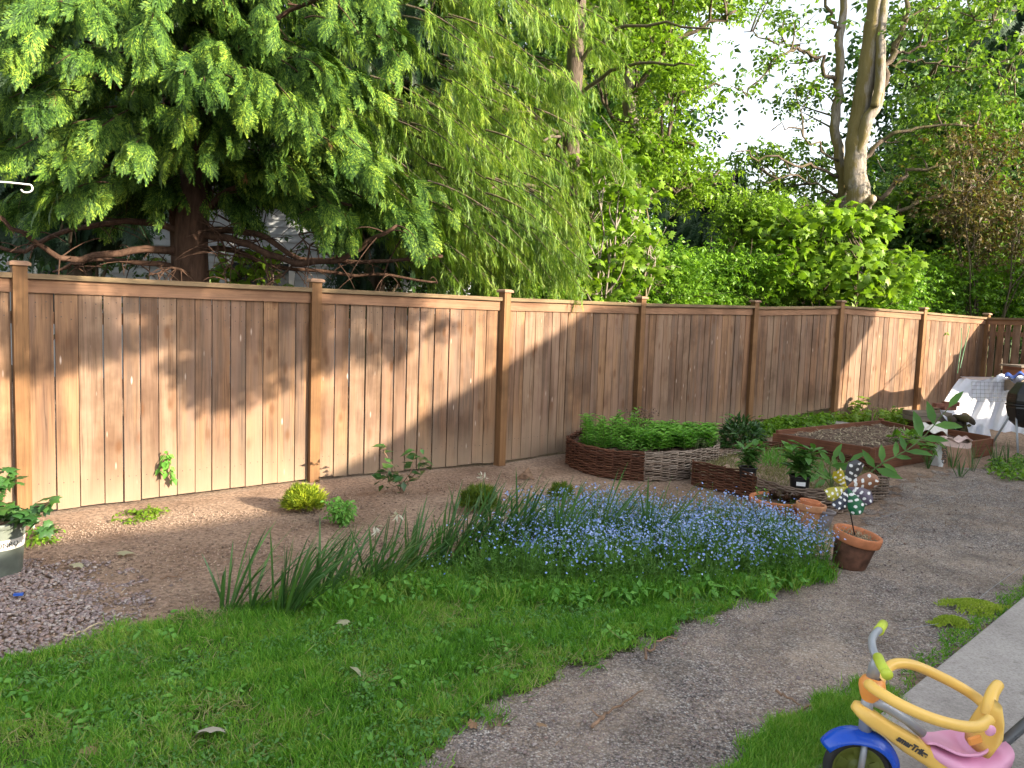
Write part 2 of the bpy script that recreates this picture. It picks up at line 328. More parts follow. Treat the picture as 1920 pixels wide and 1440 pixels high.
for (a,b,c,d) in ((-BIG,BIG,YI1,BIG),(-BIG,BIG,-BIG,YI0),(-BIG,XI0,YI0,YI1),(XI1,BIG,YI0,YI1)):
    z=.12 if b==BIG and c>0 else 0
    m_.add([(a,c,-.02+z*0),(b,c,-.02),(b,d,-.02),(a,d,-.02)],[(0,1,2,3)])
o=m_.build('terrain',M_lawnsoil); o['kind']='structure'
PX=lambda L,dz=0:[G(a,b,dz) for a,b in L]
LAWN=PX([(-500,1330),(-60,1262),(130,1222),(250,1185),(440,1150),(600,1105),(780,1065),(1000,1050),(1250,1040),(1480,1050),(1560,1080),(1400,1125),(1270,1180),(1190,1215),(1000,1285),(900,1345),(790,1440),(700,1560),(-700,1560)])
LAWN2=PX([(1300,1560),(1370,1455),(1450,1385),(1560,1325),(1625,1290),(1690,1325),(1640,1375),(1560,1560)])
GRAV=PX([(700,1560),(790,1420),(900,1320),(1000,1260),(1190,1190),(1270,1160),(1400,1105),(1560,1050),(1620,985),(1690,905),(1800,880),(1990,870),(2400,930),(2300,1100),(1930,1150),(1700,1300),(1560,1400),(1450,1480),(1300,1700),(600,1700)])
grid('gravel_path',-2,6,1.2,11,.03,GRAV,.005,M_gravel,amp=.010,edge=.16)
grid('lawn',-4,2.5,1.4,6,.04,LAWN,.012,M_lawnsoil,amp=.010)
grid('lawn_by_patio',.5,2.5,1.4,3.5,.04,LAWN2,.012,M_lawnsoil,amp=.010)
# concrete patio
c0=G(1678,1333); c1=G(1920,1131); dr=(c1-c0)/np.linalg.norm(c1-c0); nr=np.array([dr[1],-dr[0],0])
m_=MB(); A=c0-dr*3; B=c0+dr*6; m_.slab([A,B,B+nr*4,A+nr*4],-.05,.05); o=m_.build('patio',M_concrete); o['kind']='structure'
bv=o.modifiers.new('b','BEVEL'); bv.width=.012; bv.segments=2

# ------------------------------------------------------------------ fence
PT=[(None,None,4.02),(37,490,5.58),(588,523,7.12),(940,543,8.27),(1195,556,10.02),(1408,563,11.75),(1568,563,12.75),(1723,576,13.95),(1843,587,15.4)]
BASEX=[None,37,588,935,1192,1405,1565,1718,1838]
posts=[]
for i,(px,py,Y) in enumerate(PT):
    if px is None: posts.append(None); continue
    mid=at(px-(0 if i>1 else 0),650,Y); top=at(px,py,Y); x=mid[0]; posts.append(np.array([x,Y,top[2]]))
d01=posts[2]-posts[1]; posts[0]=posts[1]-d01*np.array([1,1,0])
FD=unit(d01*np.array([1,1,0]))
fence=empty('wooden_fence',(posts[1][0],posts[1][1],0),'long brown board fence with capped posts running behind the whole garden','fence')
M_nail=plain('rusty_nail',(.05,.035,.03),.7)
def fence_run(P,fn,root,nailed=True,*,gap=.0072,step=0,front=-1,skip_first=False,wob=.01):
    for i in range(len(P)-1):
        a,b=P[i],P[i+1]; L=float(np.hypot(*(b-a)[:2])); d=(b-a)/L; d[2]=0; n=np.array([d[1],-d[0],0])  # towards the garden
        rz=math.atan2(d[1],d[0]); za,zb=a[2]-.095,b[2]-.095
        if fn.get(i): za+=fn[i]; zb+=fn[i]
        nb=max(1,round((L-.09)/.147)); wsum=rng.uniform(.86,1.14,nb); wsum*= (L-.10)/wsum.sum(); s=.05; m=MB()
        for k in range(nb):
            wd=wsum[k]; c=s+wd/2; s+=wd; p=a+d*c+n*rng.uniform(-.002,.004); zt=za+(zb-za)*c/L-.02; gb=float(gz(p[0],p[1]))+.025+wob*rng.random()
            if root is fence and i==5: gb+=ss(.35,1.,c/L)*.13
            lean=rng.normal(0,.0018)
            hw=wd/2-gap*rng.uniform(.3,1.25); x0=-hw; x1=hw; t=.009
            V=[(x0,-t,gb),(x1,-t,gb+rng.normal(0,.002)),(x1,t,gb),(x0,t,gb),(x0+lean,-t,zt),(x1+lean,-t,zt),(x1+lean,t,zt),(x0+lean,t,zt)]
            V=[(p[0]+d[0]*q[0]-n[0]*q[1],p[1]+d[1]*q[0]-n[1]*q[1],q[2]) for q in V]
            m.add(V,[(0,3,2,1),(4,5,6,7),(0,1,5,4),(1,2,6,5),(2,3,7,6),(3,0,4,7)])
        for k_ in range(len(m.v)):
            for zo in (-.19,-.30,-1.55):
                for so_ in (.28,.72):
                    V=np.array(m.v[k_]); q0_,q1_=V[0],V[1]; base=q0_+(q1_-q0_)*so_+n*.0006; zz=(za+zb)/2+zo+rng.normal(0,.006); rr=.0038
                    if nailed: m.add([(base[0]+d[0]*a_,base[1]+d[1]*a_,zz+b_) for a_,b_ in ((-rr,-rr),(rr,-rr),(rr,rr),(-rr,rr))],[(0,1,2,3)],1)
            if k_==nb-1: break
        m.build('board_panel',[M_board,M_nail],root)
        def bar(name,off,h0,h1,th,mat,ext=-.047):
            m=MB(); A=a+d*(-ext)+n*off; B=b-d*(-ext)+n*off
            V=[]
            for q,z in ((A,za),(B,zb)):
                for o_,h in ((-th/2,h0),(th/2,h0),(th/2,h1),(-th/2,h1)): V.append((q[0]+n[0]*o_,q[1]+n[1]*o_,z+h))
            m.add(V,[(0,1,2,3),(7,6,5,4),(0,4,5,1),(1,5,6,2),(2,6,7,3),(3,7,4,0)]); return m.build(name,mat,root)
        bar('trim_board',.0215,-.125,-.026,.02,M_rail); bar('cap_rail',.012,-.025,.012,.11,M_caprail)
        bar('back_rail',-.031,-.35,-.26,.04,M_rail); bar('back_rail',-.031,-1.6,-1.51,.04,M_rail)
    for i,p in enumerate(P):
        if i==0 and skip_first: continue
        j=min(i,len(P)-2); d=unit((P[j+1]-P[j])*np.array([1,1,0])); n=np.array([d[1],-d[0],0]); rz=math.atan2(d[1],d[0])
        g=float(gz(p[0],p[1])); c=p+n*.03; m=MB(); h=p[2]-.03-(g-.1)
        m.box((c[0],c[1],g-.1+h/2),(.092,.092,h),rz); po=m.build('post',M_post,root)
        m=MB(); q=.066; Z=p[2]-.03
        V=[(-q,-q,0),(q,-q,0),(q,q,0),(-q,q,0),(-q,-q,.02),(q,-q,.02),(q,q,.02),(-q,q,.02),(-q*.7,-q*.7,.032),(q*.7,-q*.7,.032),(q*.7,q*.7,.032),(-q*.7,q*.7,.032)]
        k,s_=math.cos(rz),math.sin(rz); V=[(c[0]+x*k-y*s_,c[1]+x*s_+y*k,Z+z) for x,y,z in V]
        m.add(V,[(0,3,2,1)]+[(i_,(i_+1)%4,4+(i_+1)%4,4+i_) for i_ in range(4)]+[(4+i_,4+(i_+1)%4,8+(i_+1)%4,8+i_) for i_ in range(4)]+[(8,9,10,11)])
        m.build('post_cap',M_cap,po)
fence_run(posts,{5:-.01,6:.0},fence)
pd=unit((posts[8]-posts[7])*np.array([1,1,0])); pn=np.array([pd[1],-pd[0],0])
f2=empty('wooden_fence',(posts[8][0],posts[8][1],.1),'short dark return fence with light gaps between boards at the far right corner','fence')
e0=posts[8]+pn*.03; fence_run([e0,e0+pn*2.3,e0+pn*4.6],{},f2,gap=.024,skip_first=True)

# ------------------------------------------------------------------ buildings out of frame that cast the shade, and the grey house behind
LH=np.array([-SH[1],SH[0]])   # lateral axis of the shadow plane
def wallpt(P,D):  # carry a shadow-edge point up the sun ray to the wall plane SH.P=D
    t=D-float(P[0]*SH[0]+P[1]*SH[1]); return float(P[0]*LH[0]+P[1]*LH[1]),float(P[2]+t*math.tan(SEL))
def onfence(px,py):
    best=None
    for i in range(len(posts)-1):
        a,b=posts[i][:2],posts[i+1][:2]; r=ray(px,py)
        # intersect vertical plane
        d=b-a; n=np.array([d[1],-d[0]]); t=(n@a)/(n@r[:2]); P=r*t; s=((P[:2]-a)@d)/(d@d)
        if 0<=s<=1: return np.array([P[0],P[1],P[2]+CH])
def fromLZ(l,z,D,depth=0): return (SH[0]*(D+depth)+LH[0]*l,SH[1]*(D+depth)+LH[1]*l,z)
D1=6.5
E1=[wallpt(G(*q),D1) for q in ((45,1023),(347,987),(500,962),(600,916))]+[wallpt(onfence(*q),D1) for q in ((700,845),(800,775),(920,700),(1060,612))]
l_,z_=zip(*E1)
e_end=E1[-1]; slope=(E1[-1][1]-E1[4][1])/(E1[-1][0]-E1[4][0])
P5a=wallpt(onfence(1573,700),D1); P5b=wallpt(onfence(1635,606),D1)
prof=[(-6,0),(-6,E1[0][1]-.02),E1[0],E1[1],E1[2],E1[3],E1[4],E1[5],E1[6],E1[7],(e_end[0]+.45,e_end[1]+.45*slope),(P5a[0]-.02,e_end[1]+.45*slope),(P5a[0]-.02,0)]
ztop=e_end[1]+.45*slope; prof2=[(P5a[0]-.02,P5a[1]-.03),P5a,P5b,(P5b[0]+.1,ztop),(P5a[0]-.02,ztop)]
def prism(prof,D,depth,name,mat,parent):
    n=len(prof); V=[fromLZ(l,z,D) for l,z in prof]+[fromLZ(l,z,D,depth) for l,z in prof]
    return MB().add(V,[tuple(range(n)),tuple(range(n,2*n))[::-1]]+[(i,n+i,n+(i+1)%n,(i+1)%n) for i in range(n)]).build(name,mat,parent)
hs=empty('house',fromLZ(4,0,D1),'grey sided house standing out of frame to the right, casting the garden shade','house')
prism(prof,D1,6,'wall',M_siding,hs); prism(prof2,D1,.08,'shadow_fin',M_trim,hs)  # thin unseen fin added to give the fence its slanted shadow edge
for l in (1.,3.6,7.,9.5):
    m=MB(); V=[fromLZ(l+a,z,D1-.03) for a,z in ((0,1.),(1.2,1.),(1.2,2.2),(0,2.2))]+[fromLZ(l+a,z,D1-.002) for a,z in ((0,1.),(1.2,1.),(1.2,2.2),(0,2.2))]
    m.add(V,[(0,1,2,3),(0,4,5,1),(1,5,6,2),(2,6,7,3),(3,7,4,0)]); fr=m.build('window',M_trim,hs)
    m=MB(); m.add([fromLZ(l+a,z,D1-.033) for a,z in ((.08,1.08),(1.12,1.08),(1.12,2.12),(.08,2.12))],[(0,1,2,3)]); m.build('pane',M_glass,fr)
D2=7.5
q1=wallpt(onfence(1720,828),D2); q2=wallpt(onfence(1838,625),D2); q0=wallpt(G(1560,822),D2); sl2=(q2[1]-q1[1])/(q2[0]-q1[0])
hs2=empty('house',fromLZ(18,0,D2),'neighbouring house out of frame beyond the far corner, its gable shading the corner','house')
qa=wallpt(G(1572,803),D2); qb=wallpt(G(1690,800),D2)
prism([(P5a[0]-.6,0),(P5a[0]-.6,qa[1]),qa,qb,(max(q1[0],qb[0]+.05),q1[1]),q2,(q2[0]+2.5,q2[1]+2.5*sl2),(q2[0]+5,q2[1]+.6*sl2),(q2[0]+9,q2[1]+.6*sl2),(q2[0]+9,0)],D2,6,'wall',M_siding,hs2)
# grey house glimpsed under the cedar
hb=empty('house',(-4,15,0),'pale grey house with horizontal siding glimpsed beneath the cedar','house')
m=MB(); x0,x1,yb=-10.5,-1.2,15.
for k in range(26):
    z=.2+k*.14; m.add([(x0,yb-.025,z),(x1,yb-.025,z),(x1,yb,z+.14),(x0,yb,z+.14)],[(0,1,2,3)]); m.add([(x0,yb-.025,z),(x0,yb,z),(x1,yb,z),(x1,yb-.025,z)],[(0,1,2,3)])
m.add([(x0,yb+.005,0),(x1,yb+.005,0),(x1,yb+.005,3.84),(x0,yb+.005,3.84),(x0,yb+6,0),(x1,yb+6,0),(x1,yb+6,3.84),(x0,yb+6,3.84)],[(1,5,6,2),(5,4,7,6),(4,0,3,7),(3,2,6,7),(0,1,2,3)])
m.build('wall',M_siding,hb)
m=MB(); m.add([(x0-.4,yb-.5,3.75),(x1+.4,yb-.5,3.75),(x1+.4,yb+3,5.4),(x0-.4,yb+3,5.4),(x1+.4,yb+6.5,3.75),(x0-.4,yb+6.5,3.75)],[(0,1,2,3),(3,2,4,5),(0,5,4,1)]); m.build('roof',M_roof,hb)
for wx in (-8.6,-4.9):
    m=MB(); m.box((wx,yb-.03,1.9),(1.3,.06,1.3)); fr=m.build('window',M_trim,hb); m=MB(); m.box((wx,yb-.062,1.9),(1.1,.01,1.1)); m.build('pane',M_glass,fr)

# ------------------------------------------------------------------ foliage kit
LEAF=([(0,0,0),(.30,.42,.07),(0,1,-.12),(-.30,.42,.07)],[(0,1,2),(0,2,3)])
LANCE=([(0,0,0),(.13,.35,.05),(.1,.7,.03),(0,1,-.1),(-.1,.7,.03),(-.13,.35,.05),(0,.5,0)],[(0,1,6),(1,2,6),(2,3,6),(3,4,6),(4,5,6),(5,0,6)])
def lobed():
    pts=[(0,0),(.16,-.06),(.34,-.02),(.26,.14),(.55,.28),(.40,.38),(.52,.66),(.28,.60),(.16,.72),(0,1.02),(-.16,.72),(-.28,.60),(-.52,.66),(-.40,.38),(-.55,.28),(-.26,.14),(-.34,-.02),(-.16,-.06)]
    V=[(x,y,-.25*abs(x)-.15*y*y) for x,y in pts]+[(0,.4,.03)]; n=len(pts)
    return V,[(i,(i+1)%n,n) for i in range(n)]
LOBED=lobed()
def whorl(base,k,spread=1.1,sc_=1.):
    V=[];F=[]
    for j in range(k):
        a=2*PI*j/k+.3*j; c,s=math.cos(a),math.sin(a); t=.35+.25*((j*7)%3)/2; o=len(V)
        for x,y,z in base[0]:
            x*=sc_;y*=sc_;z*=sc_; y2=y*math.cos(t)-z*math.sin(t); z2=-(y*math.sin(t))+z*math.cos(t)*1.0
            V.append((x*c-(y2+.12)*s,x*s+(y2+.12)*c,z2))
        F+=[tuple(i+o for i in f) for f in base[1]]
    return V,F
WH5=whorl(LEAF,5); WH3=whorl(LEAF,3); WHL=whorl(LOBED,3)
def frond():
    "flat spray: stalk with forward-swept pinnae, each a jagged finger"
    V=[];F=[]
    def kite(p,a,L,w_):
        c,s_=math.cos(a),math.sin(a); o=len(V)
        for x,y in ((-w_*.5,0),(w_*.5,0),(w_,.45*L),(0,L),(-w_,.45*L)): V.append((p[0]+x*c+y*s_,p[1]-x*s_+y*c))
        F.append((o,o+1,o+2,o+3,o+4))
    [kite((0,q_*.1),0,.12,.010) for q_ in range(9)]; n=8
    for i in range(n):
        y=.12+.80*i/n; L=.50*(1-(i/n)**1.5*.72)*(.72 if i==0 else 1)
        for sg in (-1,1):
            a=sg*R(36+5*((i*3)%2)-2*i); kite((0,y),a,L,.017)
            for k in (.25,.45,.65,.82):
                b=(L*k*math.sin(a),y+L*k*math.cos(a))
                for s2 in (-1,1): kite(b,a+s2*R(32),L*.30*(1.15-k*.6),.013)
    V=[(x,y,-.42*y**3-.42*abs(x)**1.3) for x,y in V]; return V,F
FROND=frond()
def _s():
    V=[];F=[]
    for k in range(7):
        a=(k-3)*.32; b=((k*5)%3-1)*.3; L=1-.12*abs(k-3); o=len(V); c,s=math.cos(a),math.sin(a)
        for x,y in ((-.05,0),(.05,0),(.05,.6*L),(0,L),(-.05,.6*L)): V.append((x*c+y*s,-x*s+y*c,y*b))
        F.append((o,o+1,o+2,o+3,o+4))
    return V,F
SPIKY=_s()
def weep():
    "narrow hanging spray"
    V=[];F=[]; g=np.random.default_rng(3)
    for k in range(15):
        x0=g.uniform(-.05,.05); y0=k*.055; a=g.uniform(-.8,.8); L=g.uniform(.20,.38); p=np.array([x0,y0]); w_=.013
        q=p+L*np.array([math.sin(a),math.cos(a)]); s=np.array([math.cos(a),-math.sin(a)])*w_; z0=g.uniform(-.05,.05); o=len(V); m_=(p+q)/2
        for pt,f in ((p,.3),(m_,1.),(q,.15)):
            for sg in (1,-1): V.append((pt[0]+s[0]*f*sg,pt[1]+s[1]*f*sg,z0-.25*(pt[1])**2))
        F+=[(o,o+1,o+3,o+2),(o+2,o+3,o+5,o+4)]
    return V,F
WEEP=weep()
def bez(p,c,q,n=8):
    t=np.linspace(0,1,n)[:,None]; return (1-t)**2*p+2*t*(1-t)*c+t*t*q
class Crown:
    def __init__(s): s.T=[];s.D=[];s.S=[];s.U=[]
    def put(s,T,D,S,U=None):
        s.T.append(T);s.D.append(D);s.S.append(S); s.U.append(U if U is not None else np.tile([0,0,1.],(len(T),1)))
    def build(s,name,proto,mat,parent,jit=.5,g=rng):
        T=np.concatenate(s.T);D=np.concatenate(s.D);S=np.concatenate(s.S);U=np.concatenate(s.U)
        X=frames(D,U,g.normal(0,jit,len(T)))*S[:,None,None]
        return inst_mesh(name,proto[0],proto[1],X,T,mat,parent)
def spray_branch(cr,tb,p0,p1,nf,fl,g,droop=.7,rad=.014,spread=.8,tipup=0.):
    "a bough with flat fronds to both sides, all hanging"
    d=p1-p0; L=np.linalg.norm(d); c=(p0+p1)/2+np.array([0,0,.16*L]); P=bez(p0,c,p1,8); tb.tube(P,np.linspace(rad,rad*.25,8),5,cap=False)
    t=g.uniform(.12,1.,nf)**.8; B=(1-t)[:,None]**2*p0+2*(t*(1-t))[:,None]*c+t[:,None]**2*p1
    tan=unit(2*(1-t)[:,None]*(c-p0)+2*t[:,None]*(p1-c)); side=unit(np.cross(tan,[0,0,1.])); sg=np.where(g.random(nf)<.5,-1,1)[:,None]
    D=unit(tan*g.uniform(.8,1.2,(nf,1))+side*sg*spread*g.uniform(.1,1.,(nf,1))+np.array([0,0,-1.])*g.uniform(.3,1.,(nf,1))*droop+g.normal(0,.12,(nf,3)))
    U=unit(side*sg*.5+np.array([0,0,.8])+tan*.1+g.normal(0,.15,(nf,3)))
    cr.put(B+g.normal(0,.03,(nf,3)),D,fl*g.uniform(.35,1.25,nf)*(1.1-.35*t),U)
def zone(g,n,px,py,Y,ok=None):
    out=[]
    while len(out)<n:
        x,y,d=g.uniform(*px),g.uniform(*py),g.uniform(*Y)
        if ok is None or ok(x,y): out.append(at(x,y,d))
    return np.array(out)
def limb(tb,pts,r0,r1,k=8,n=5,wob=.03,g=rng):
    P=[];pts=[np.array(p,float) for p in pts]
    for i in range(len(pts)-1):
        a=pts[max(i-1,0)];b=pts[i];c=pts[i+1];d=pts[min(i+2,len(pts)-1)]
        for q in range(n):
            t=q/n; P.append(.5*((2*b)+(-a+c)*t+(2*a-5*b+4*c-d)*t*t+(-a+3*b-3*c+d)*t**3))
    P.append(pts[-1]); P=np.array(P); P[1:-1]+=g.normal(0,wob,(len(P)-2,3)); tb.tube(P,np.linspace(r0,r1,len(P)),k); return P
def on_ground(p): return np.array([p[0],p[1],float(gz(p[0],p[1]))])

# ------------------------------------------------------------------ the big cedar behind the fence
g=np.random.default_rng(11)
ta=at(357,500,8.4); ta[2]=0
cedar=empty('cedar_tree',tuple(ta),'huge drooping cedar with reddish trunk rising behind the left end of the fence','tree')
tb=MB(); limb(tb,[ta+[0,0,-.1],ta+[.02,0,1.2],ta+[.03,.02,2.5],ta+[0.05,.1,5],ta+[.1,.1,10]],.235,.10,14,wob=.012,g=g)
limb(tb,[ta+[-.2,.3,-.1],ta+[-.25,.3,2.2],ta+[-.5,.5,5],ta+[-.6,.5,9]],.11,.05,10,wob=.01,g=g); tb.build('trunk',M_bark2,cedar)
tb=MB(); P=lambda x,y,Y:at(x,y,Y)
for pts,r in (
 ([P(380,440,8.4),P(450,455,8.2),P(545,490,8.0),P(640,485,7.8),P(700,450,7.6),P(745,423,7.5)],.045),
 ([P(380,430,8.4),P(480,440,8.3),P(560,485,8.1),P(700,490,7.9),P(830,480,7.9)],.04),
 ([P(370,470,8.4),P(440,470,8.6),P(520,500,8.8),P(700,515,8.8),P(820,530,8.8)],.035),
 ([P(340,470,8.4),P(250,470,8.0),P(130,485,7.6),P(60,450,7.3),P(-30,390,7.0)],.045),
 ([P(340,500,8.4),P(260,490,8.2),P(170,490,8.2),P(100,510,8.3)],.035),
 ([P(350,440,8.4),P(240,415,8.2),P(140,430,8.),P(20,470,7.8),P(-60,420,7.8)],.04),
 ([P(370,400,8.4),P(450,350,8.3),P(560,365,8.1),P(660,385,8.0)],.04),
 ([P(370,390,8.4),P(480,380,8.8),P(600,400,9.2),P(760,380,9.4)],.035),
 ([P(350,380,8.4),P(250,330,8.2),P(160,300,7.8),P(60,290,7.5)],.04),
 ([P(365,300,8.4),P(460,180,8.2),P(560,150,7.8)],.04),([P(355,300,8.4),P(260,200,8.1),P(150,120,7.4)],.04),
 ([P(365,200,8.5),P(480,60,8.2),P(640,-20,7.8)],.04),([P(350,200,8.5),P(240,60,8.1),P(100,-20,7.)],.04),
 ([P(370,520,8.4),P(330,505,8.0),P(280,515,7.8)],.02),([P(560,490,8),P(520,520,8),P(500,545,7.9)],.012),([P(640,485,7.8),P(600,470,7.8),P(560,440,7.8)],.012),
 ([P(450,460,8.2),P(430,500,8.1),P(420,540,8.0)],.010),([P(380,410,8.4),P(410,440,8.2),P(425,500,8.1)],.012),([P(400,400,8.4),P(470,440,8.2),P(510,520,8.1)],.012)):
    Q=limb(tb,pts,r,r*.35,7,wob=.012,g=g)
    for k in range(14):
        i=g.integers(2,len(Q)); a=Q[i]; v=unit(g.normal(size=3)*[1,1,.7]+[0,0,-.3]); L=g.uniform(.15,.6); tb.tube(bez(a,a+v*L*.6+[0,0,.05],a+v*L+[0,0,-.12*L],5),[.008,.006,.005,.004,.002],4,cap=False)
crA=Crown()
def group(p,away,L,nf,fl,droop,cr=crA,**kw):
    back=p-away*L+np.array([0,0,.42*L]); spray_branch(cr,tb,back,p,nf,fl,g,droop,**kw)
def azdir(p,c,mix=.35):
    v=(p-c)*[1,1,0]; v=unit(v); v=v+unit(np.array([.3,-1.,0]))*mix+g.normal(0,.25,3)*[1,1,0]; return unit(v)
for spec in (
 (26,(-120,330),(-160,110),(6.0,8.2)),(9,(-90,230),(130,310),(6.6,8.8)),(44,(240,760),(-160,230),(6.7,9.)),(18,(300,720),(200,335),(7.0,8.8)),
 (14,(450,760),(330,410),(7.4,8.8)),(10,(560,850),(390,455),(7.6,9.0)),(5,(-40,220),(370,430),(7.6,9.)),(7,(180,310),(340,400),(7.6,9.)),(6,(70,200),(320,400),(7.0,8.6))):
    n,px,py,Y=spec
    for p in zone(g,n,px,py,Y): group(p,azdir(p,ta),g.uniform(.6,2.0),32,.42,.42,spread=.85)
# named bright tufts hanging towards the garden
for x,y,Y in ((105,120,5.7),(240,290,6.3),(60,20,5.6),(150,10,5.9),(60,200,6.),(100,380,6.8),(120,300,6.4),(285,40,6.0),(385,160,6.2),(270,95,6.2),(345,140,6.2),(460,190,6.6),(440,250,6.9),(385,275,6.9),(540,240,6.8),(580,200,6.9),(500,160,6.8),(330,230,6.6),(620,150,6.8),(500,40,6.4),(640,60,6.8),(560,330,7.3),(640,400,7.4),(700,330,7.5),(520,330,7.4),(185,30,6.),(20,110,5.8),(660,440,7.5),(180,370,7.2),(410,100,6.4)):
    p=at(x,y,Y); group(p,azdir(p,ta,.8),g.uniform(.6,.95),20,.36,.45,rad=.008,spread=.75)
tb.build('limbs',M_bark2,cedar); crA.build('crown',FROND,L_cedar,cedar,.35,g)
crB=Crown(); allT=np.concatenate(crA.T); allD=np.concatenate(crA.D); k_=g.choice(len(allT),110,False); crB.put(allT[k_]+[0,0,-.02],allD[k_],.14*g.uniform(.6,1.3,110)); crB.build('dead_sprays',FROND,leafmat('dead_spray',[(.16,.075,.03),(.28,.15,.06)],.2,.7,scale=4),cedar,.5,g)

# weeping conifer whose curtain reaches the fence
g=np.random.default_rng(12)
tw=at(1063,400,11.8); tw[2]=0
wc=empty('weeping_conifer',tuple(tw),'tall weeping conifer whose light green curtain hangs to the middle of the fence','tree')
tb=MB(); limb(tb,[tw,tw+[0,0,3],tw+[.05,0,7],tw+[0,0,12]],.17,.09,10,wob=.015,g=g); tb.build('trunk',M_barkd,wc)
tb=MB(); crW=Crown()
edge=lambda x,y: y< (345+ (x-640)*1.05 if x<850 else 560) and y>( -200)
for n,px,py,Y,fl in ((150,(640,1110),(-170,560),(8.9,11.6),.35),(60,(900,1200),(-150,400),(10.6,12.6),.35),(70,(700,1050),(200,560),(8.8,10.2),.30),(55,(850,1110),(400,555),(8.8,10.),.26)):
    for p in zone(g,n,px,py,Y,edge):
        away=unit(np.array([.75+g.normal(0,.25),-.55+g.normal(0,.3),0])); L=g.uniform(.8,1.6)
        spray_branch(crW,tb,p-away*L+np.array([0,0,.6*L]),p,60,fl,g,1.6,spread=.5)
for k in range(16):
    z=1.5+k*.55; a=g.uniform(PI,2*PI); v=np.array([math.cos(a),math.sin(a),0]); limb(tb,[tw+[0,0,z],tw+v*1.+[0,0,z+.3],tw+v*2.2+[0,0,z+.05]],.035,.012,6,g=g)
tb.build('limbs',M_barkd,wc); crW.build('crown',WEEP,L_weep,wc,.5,g)
# darker cedar fronds deep behind
def dark_mass(name,label,spec,mat,fl,seed,group_=None,proto=FROND,droop=.8,nf=30,trunk=True):
    g=np.random.default_rng(seed); pts=np.concatenate([zone(g,*q) for q in spec]); c=pts.mean(0); base=np.array([c[0],c[1]+.3,0]); base=on_ground(base)
    t=empty(name,tuple(base),label,'tree',group_); tb=MB(); cr=Crown(); top=pts[:,2].max()
    lb=MB(); limb(tb,[base,base+[0,0,top*.5],base+[.1,0,top*1.05]],.2,.06,8,wob=.02,g=g)
    for p in pts:
        v=unit((p-base)*[1,1,0]+g.normal(0,.5,3)*[1,1,0]); L=g.uniform(.9,1.7); spray_branch(cr,lb,p-v*L+[0,0,.4*L],p,nf,fl,g,droop,rad=.02)
        if g.random()<.35: lb.tube(bez(base+[0,0,max(.4,p[2]-.6)],(base+p)/2,p-v*L+[0,0,.4*L],6),np.linspace(.035,.015,6),5,cap=False)
    tb.build('trunk',M_barkd,t); lb.build('limbs',M_barkd,t); cr.build('crown',proto,mat,t,.5,g); return t
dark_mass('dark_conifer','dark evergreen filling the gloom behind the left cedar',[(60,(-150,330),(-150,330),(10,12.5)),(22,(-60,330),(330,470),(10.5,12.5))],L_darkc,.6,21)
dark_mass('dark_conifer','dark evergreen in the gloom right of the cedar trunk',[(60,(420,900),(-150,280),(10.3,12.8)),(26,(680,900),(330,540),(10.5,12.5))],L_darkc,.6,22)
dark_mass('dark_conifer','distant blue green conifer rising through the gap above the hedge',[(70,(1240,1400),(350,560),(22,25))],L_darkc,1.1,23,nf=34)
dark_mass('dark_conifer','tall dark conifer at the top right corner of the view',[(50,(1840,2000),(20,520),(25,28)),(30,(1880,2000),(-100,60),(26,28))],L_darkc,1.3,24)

# ------------------------------------------------------------------ broadleaf trees and bushes
def leafy(parent,pts,n,sig,size,proto,mat,g,skel=None,tb=None,droop=.35,flat=.55,name='crown',twr=.012):
    "leaf whorls gathered round branch ends, each end joined to the skeleton by a twig"
    cr=Crown()
    for p in pts:
        k=int(n*g.uniform(.6,1.3)); s=sig*g.uniform(.7,1.25); off=g.normal(0,1,(k,3))*[s,s,s*flat]; T=p+off
        D=unit(off*[1,1,.4]/s+g.normal(0,.6,(k,3))+[0,0,-droop]); cr.put(T,D,size*g.uniform(.6,1.2,k))
        if skel is not None:
            q=skel[np.argmin(np.linalg.norm(skel-p-[0,0,-.4],axis=1))]; c=(p+q)/2+g.normal(0,.12,3); P_=bez(q,c,p,6); tb.tube(P_,np.linspace(twr*2.2,twr*.6,6),4,cap=False)
            for _ in range(2):
                e=p+g.normal(0,s*.9,3); tb.tube(bez(P_[3],(P_[3]+e)/2+g.normal(0,.08,3),e,4),[twr,twr*.8,twr*.6,twr*.4],3,cap=False)
    return cr.build(name,proto,mat,parent,.7,g)
# big twin stemmed maple
g=np.random.default_rng(31); YM=19.
mb=at(1608,560,YM); mb=on_ground(mb)
mt=empty('maple_tree',tuple(mb),'tall mossy maple with two bare stems and sawn stubs beyond the fence','tree')
tb=MB(); Q=[]
Q.append(limb(tb,[mb,P(1612,400,YM),P(1604,330,YM),P(1607,250,YM),P(1622,160,YM),P(1636,50,YM),P(1650,-80,YM),P(1660,-250,YM)],.30,.15,16,wob=.015,g=g))
Q.append(limb(tb,[P(1607,300,YM-.05),P(1626,230,YM-.3),P(1648,180,YM-.3),P(1652,60,YM-.2),P(1668,-120,YM)],.15,.09,12,wob=.012,g=g))
Q.append(limb(tb,[P(1580,420,YM+.5),P(1578,330,YM+.5),P(1568,240,YM+.4),P(1574,140,YM+.4),P(1577,50,YM+.5),P(1590,-40,YM+.5),P(1600,-160,YM+.5)],.14,.07,12,wob=.02,g=g))
tb.build('trunk',M_bark,mt)
sb=MB(); limb(sb,[P(1640,200,YM-.45),P(1650,150,YM-.55),P(1652,108,YM-.6)],.10,.09,12,wob=0,g=g); sb.build('stub',M_bark,mt); sb=MB(); limb(sb,[P(1612,395,YM-.3),P(1628,380,YM-.7),P(1636,372,YM-.9)],.12,.10,12,wob=0,g=g); sb.build('stub',M_bark,mt)
tb=MB()
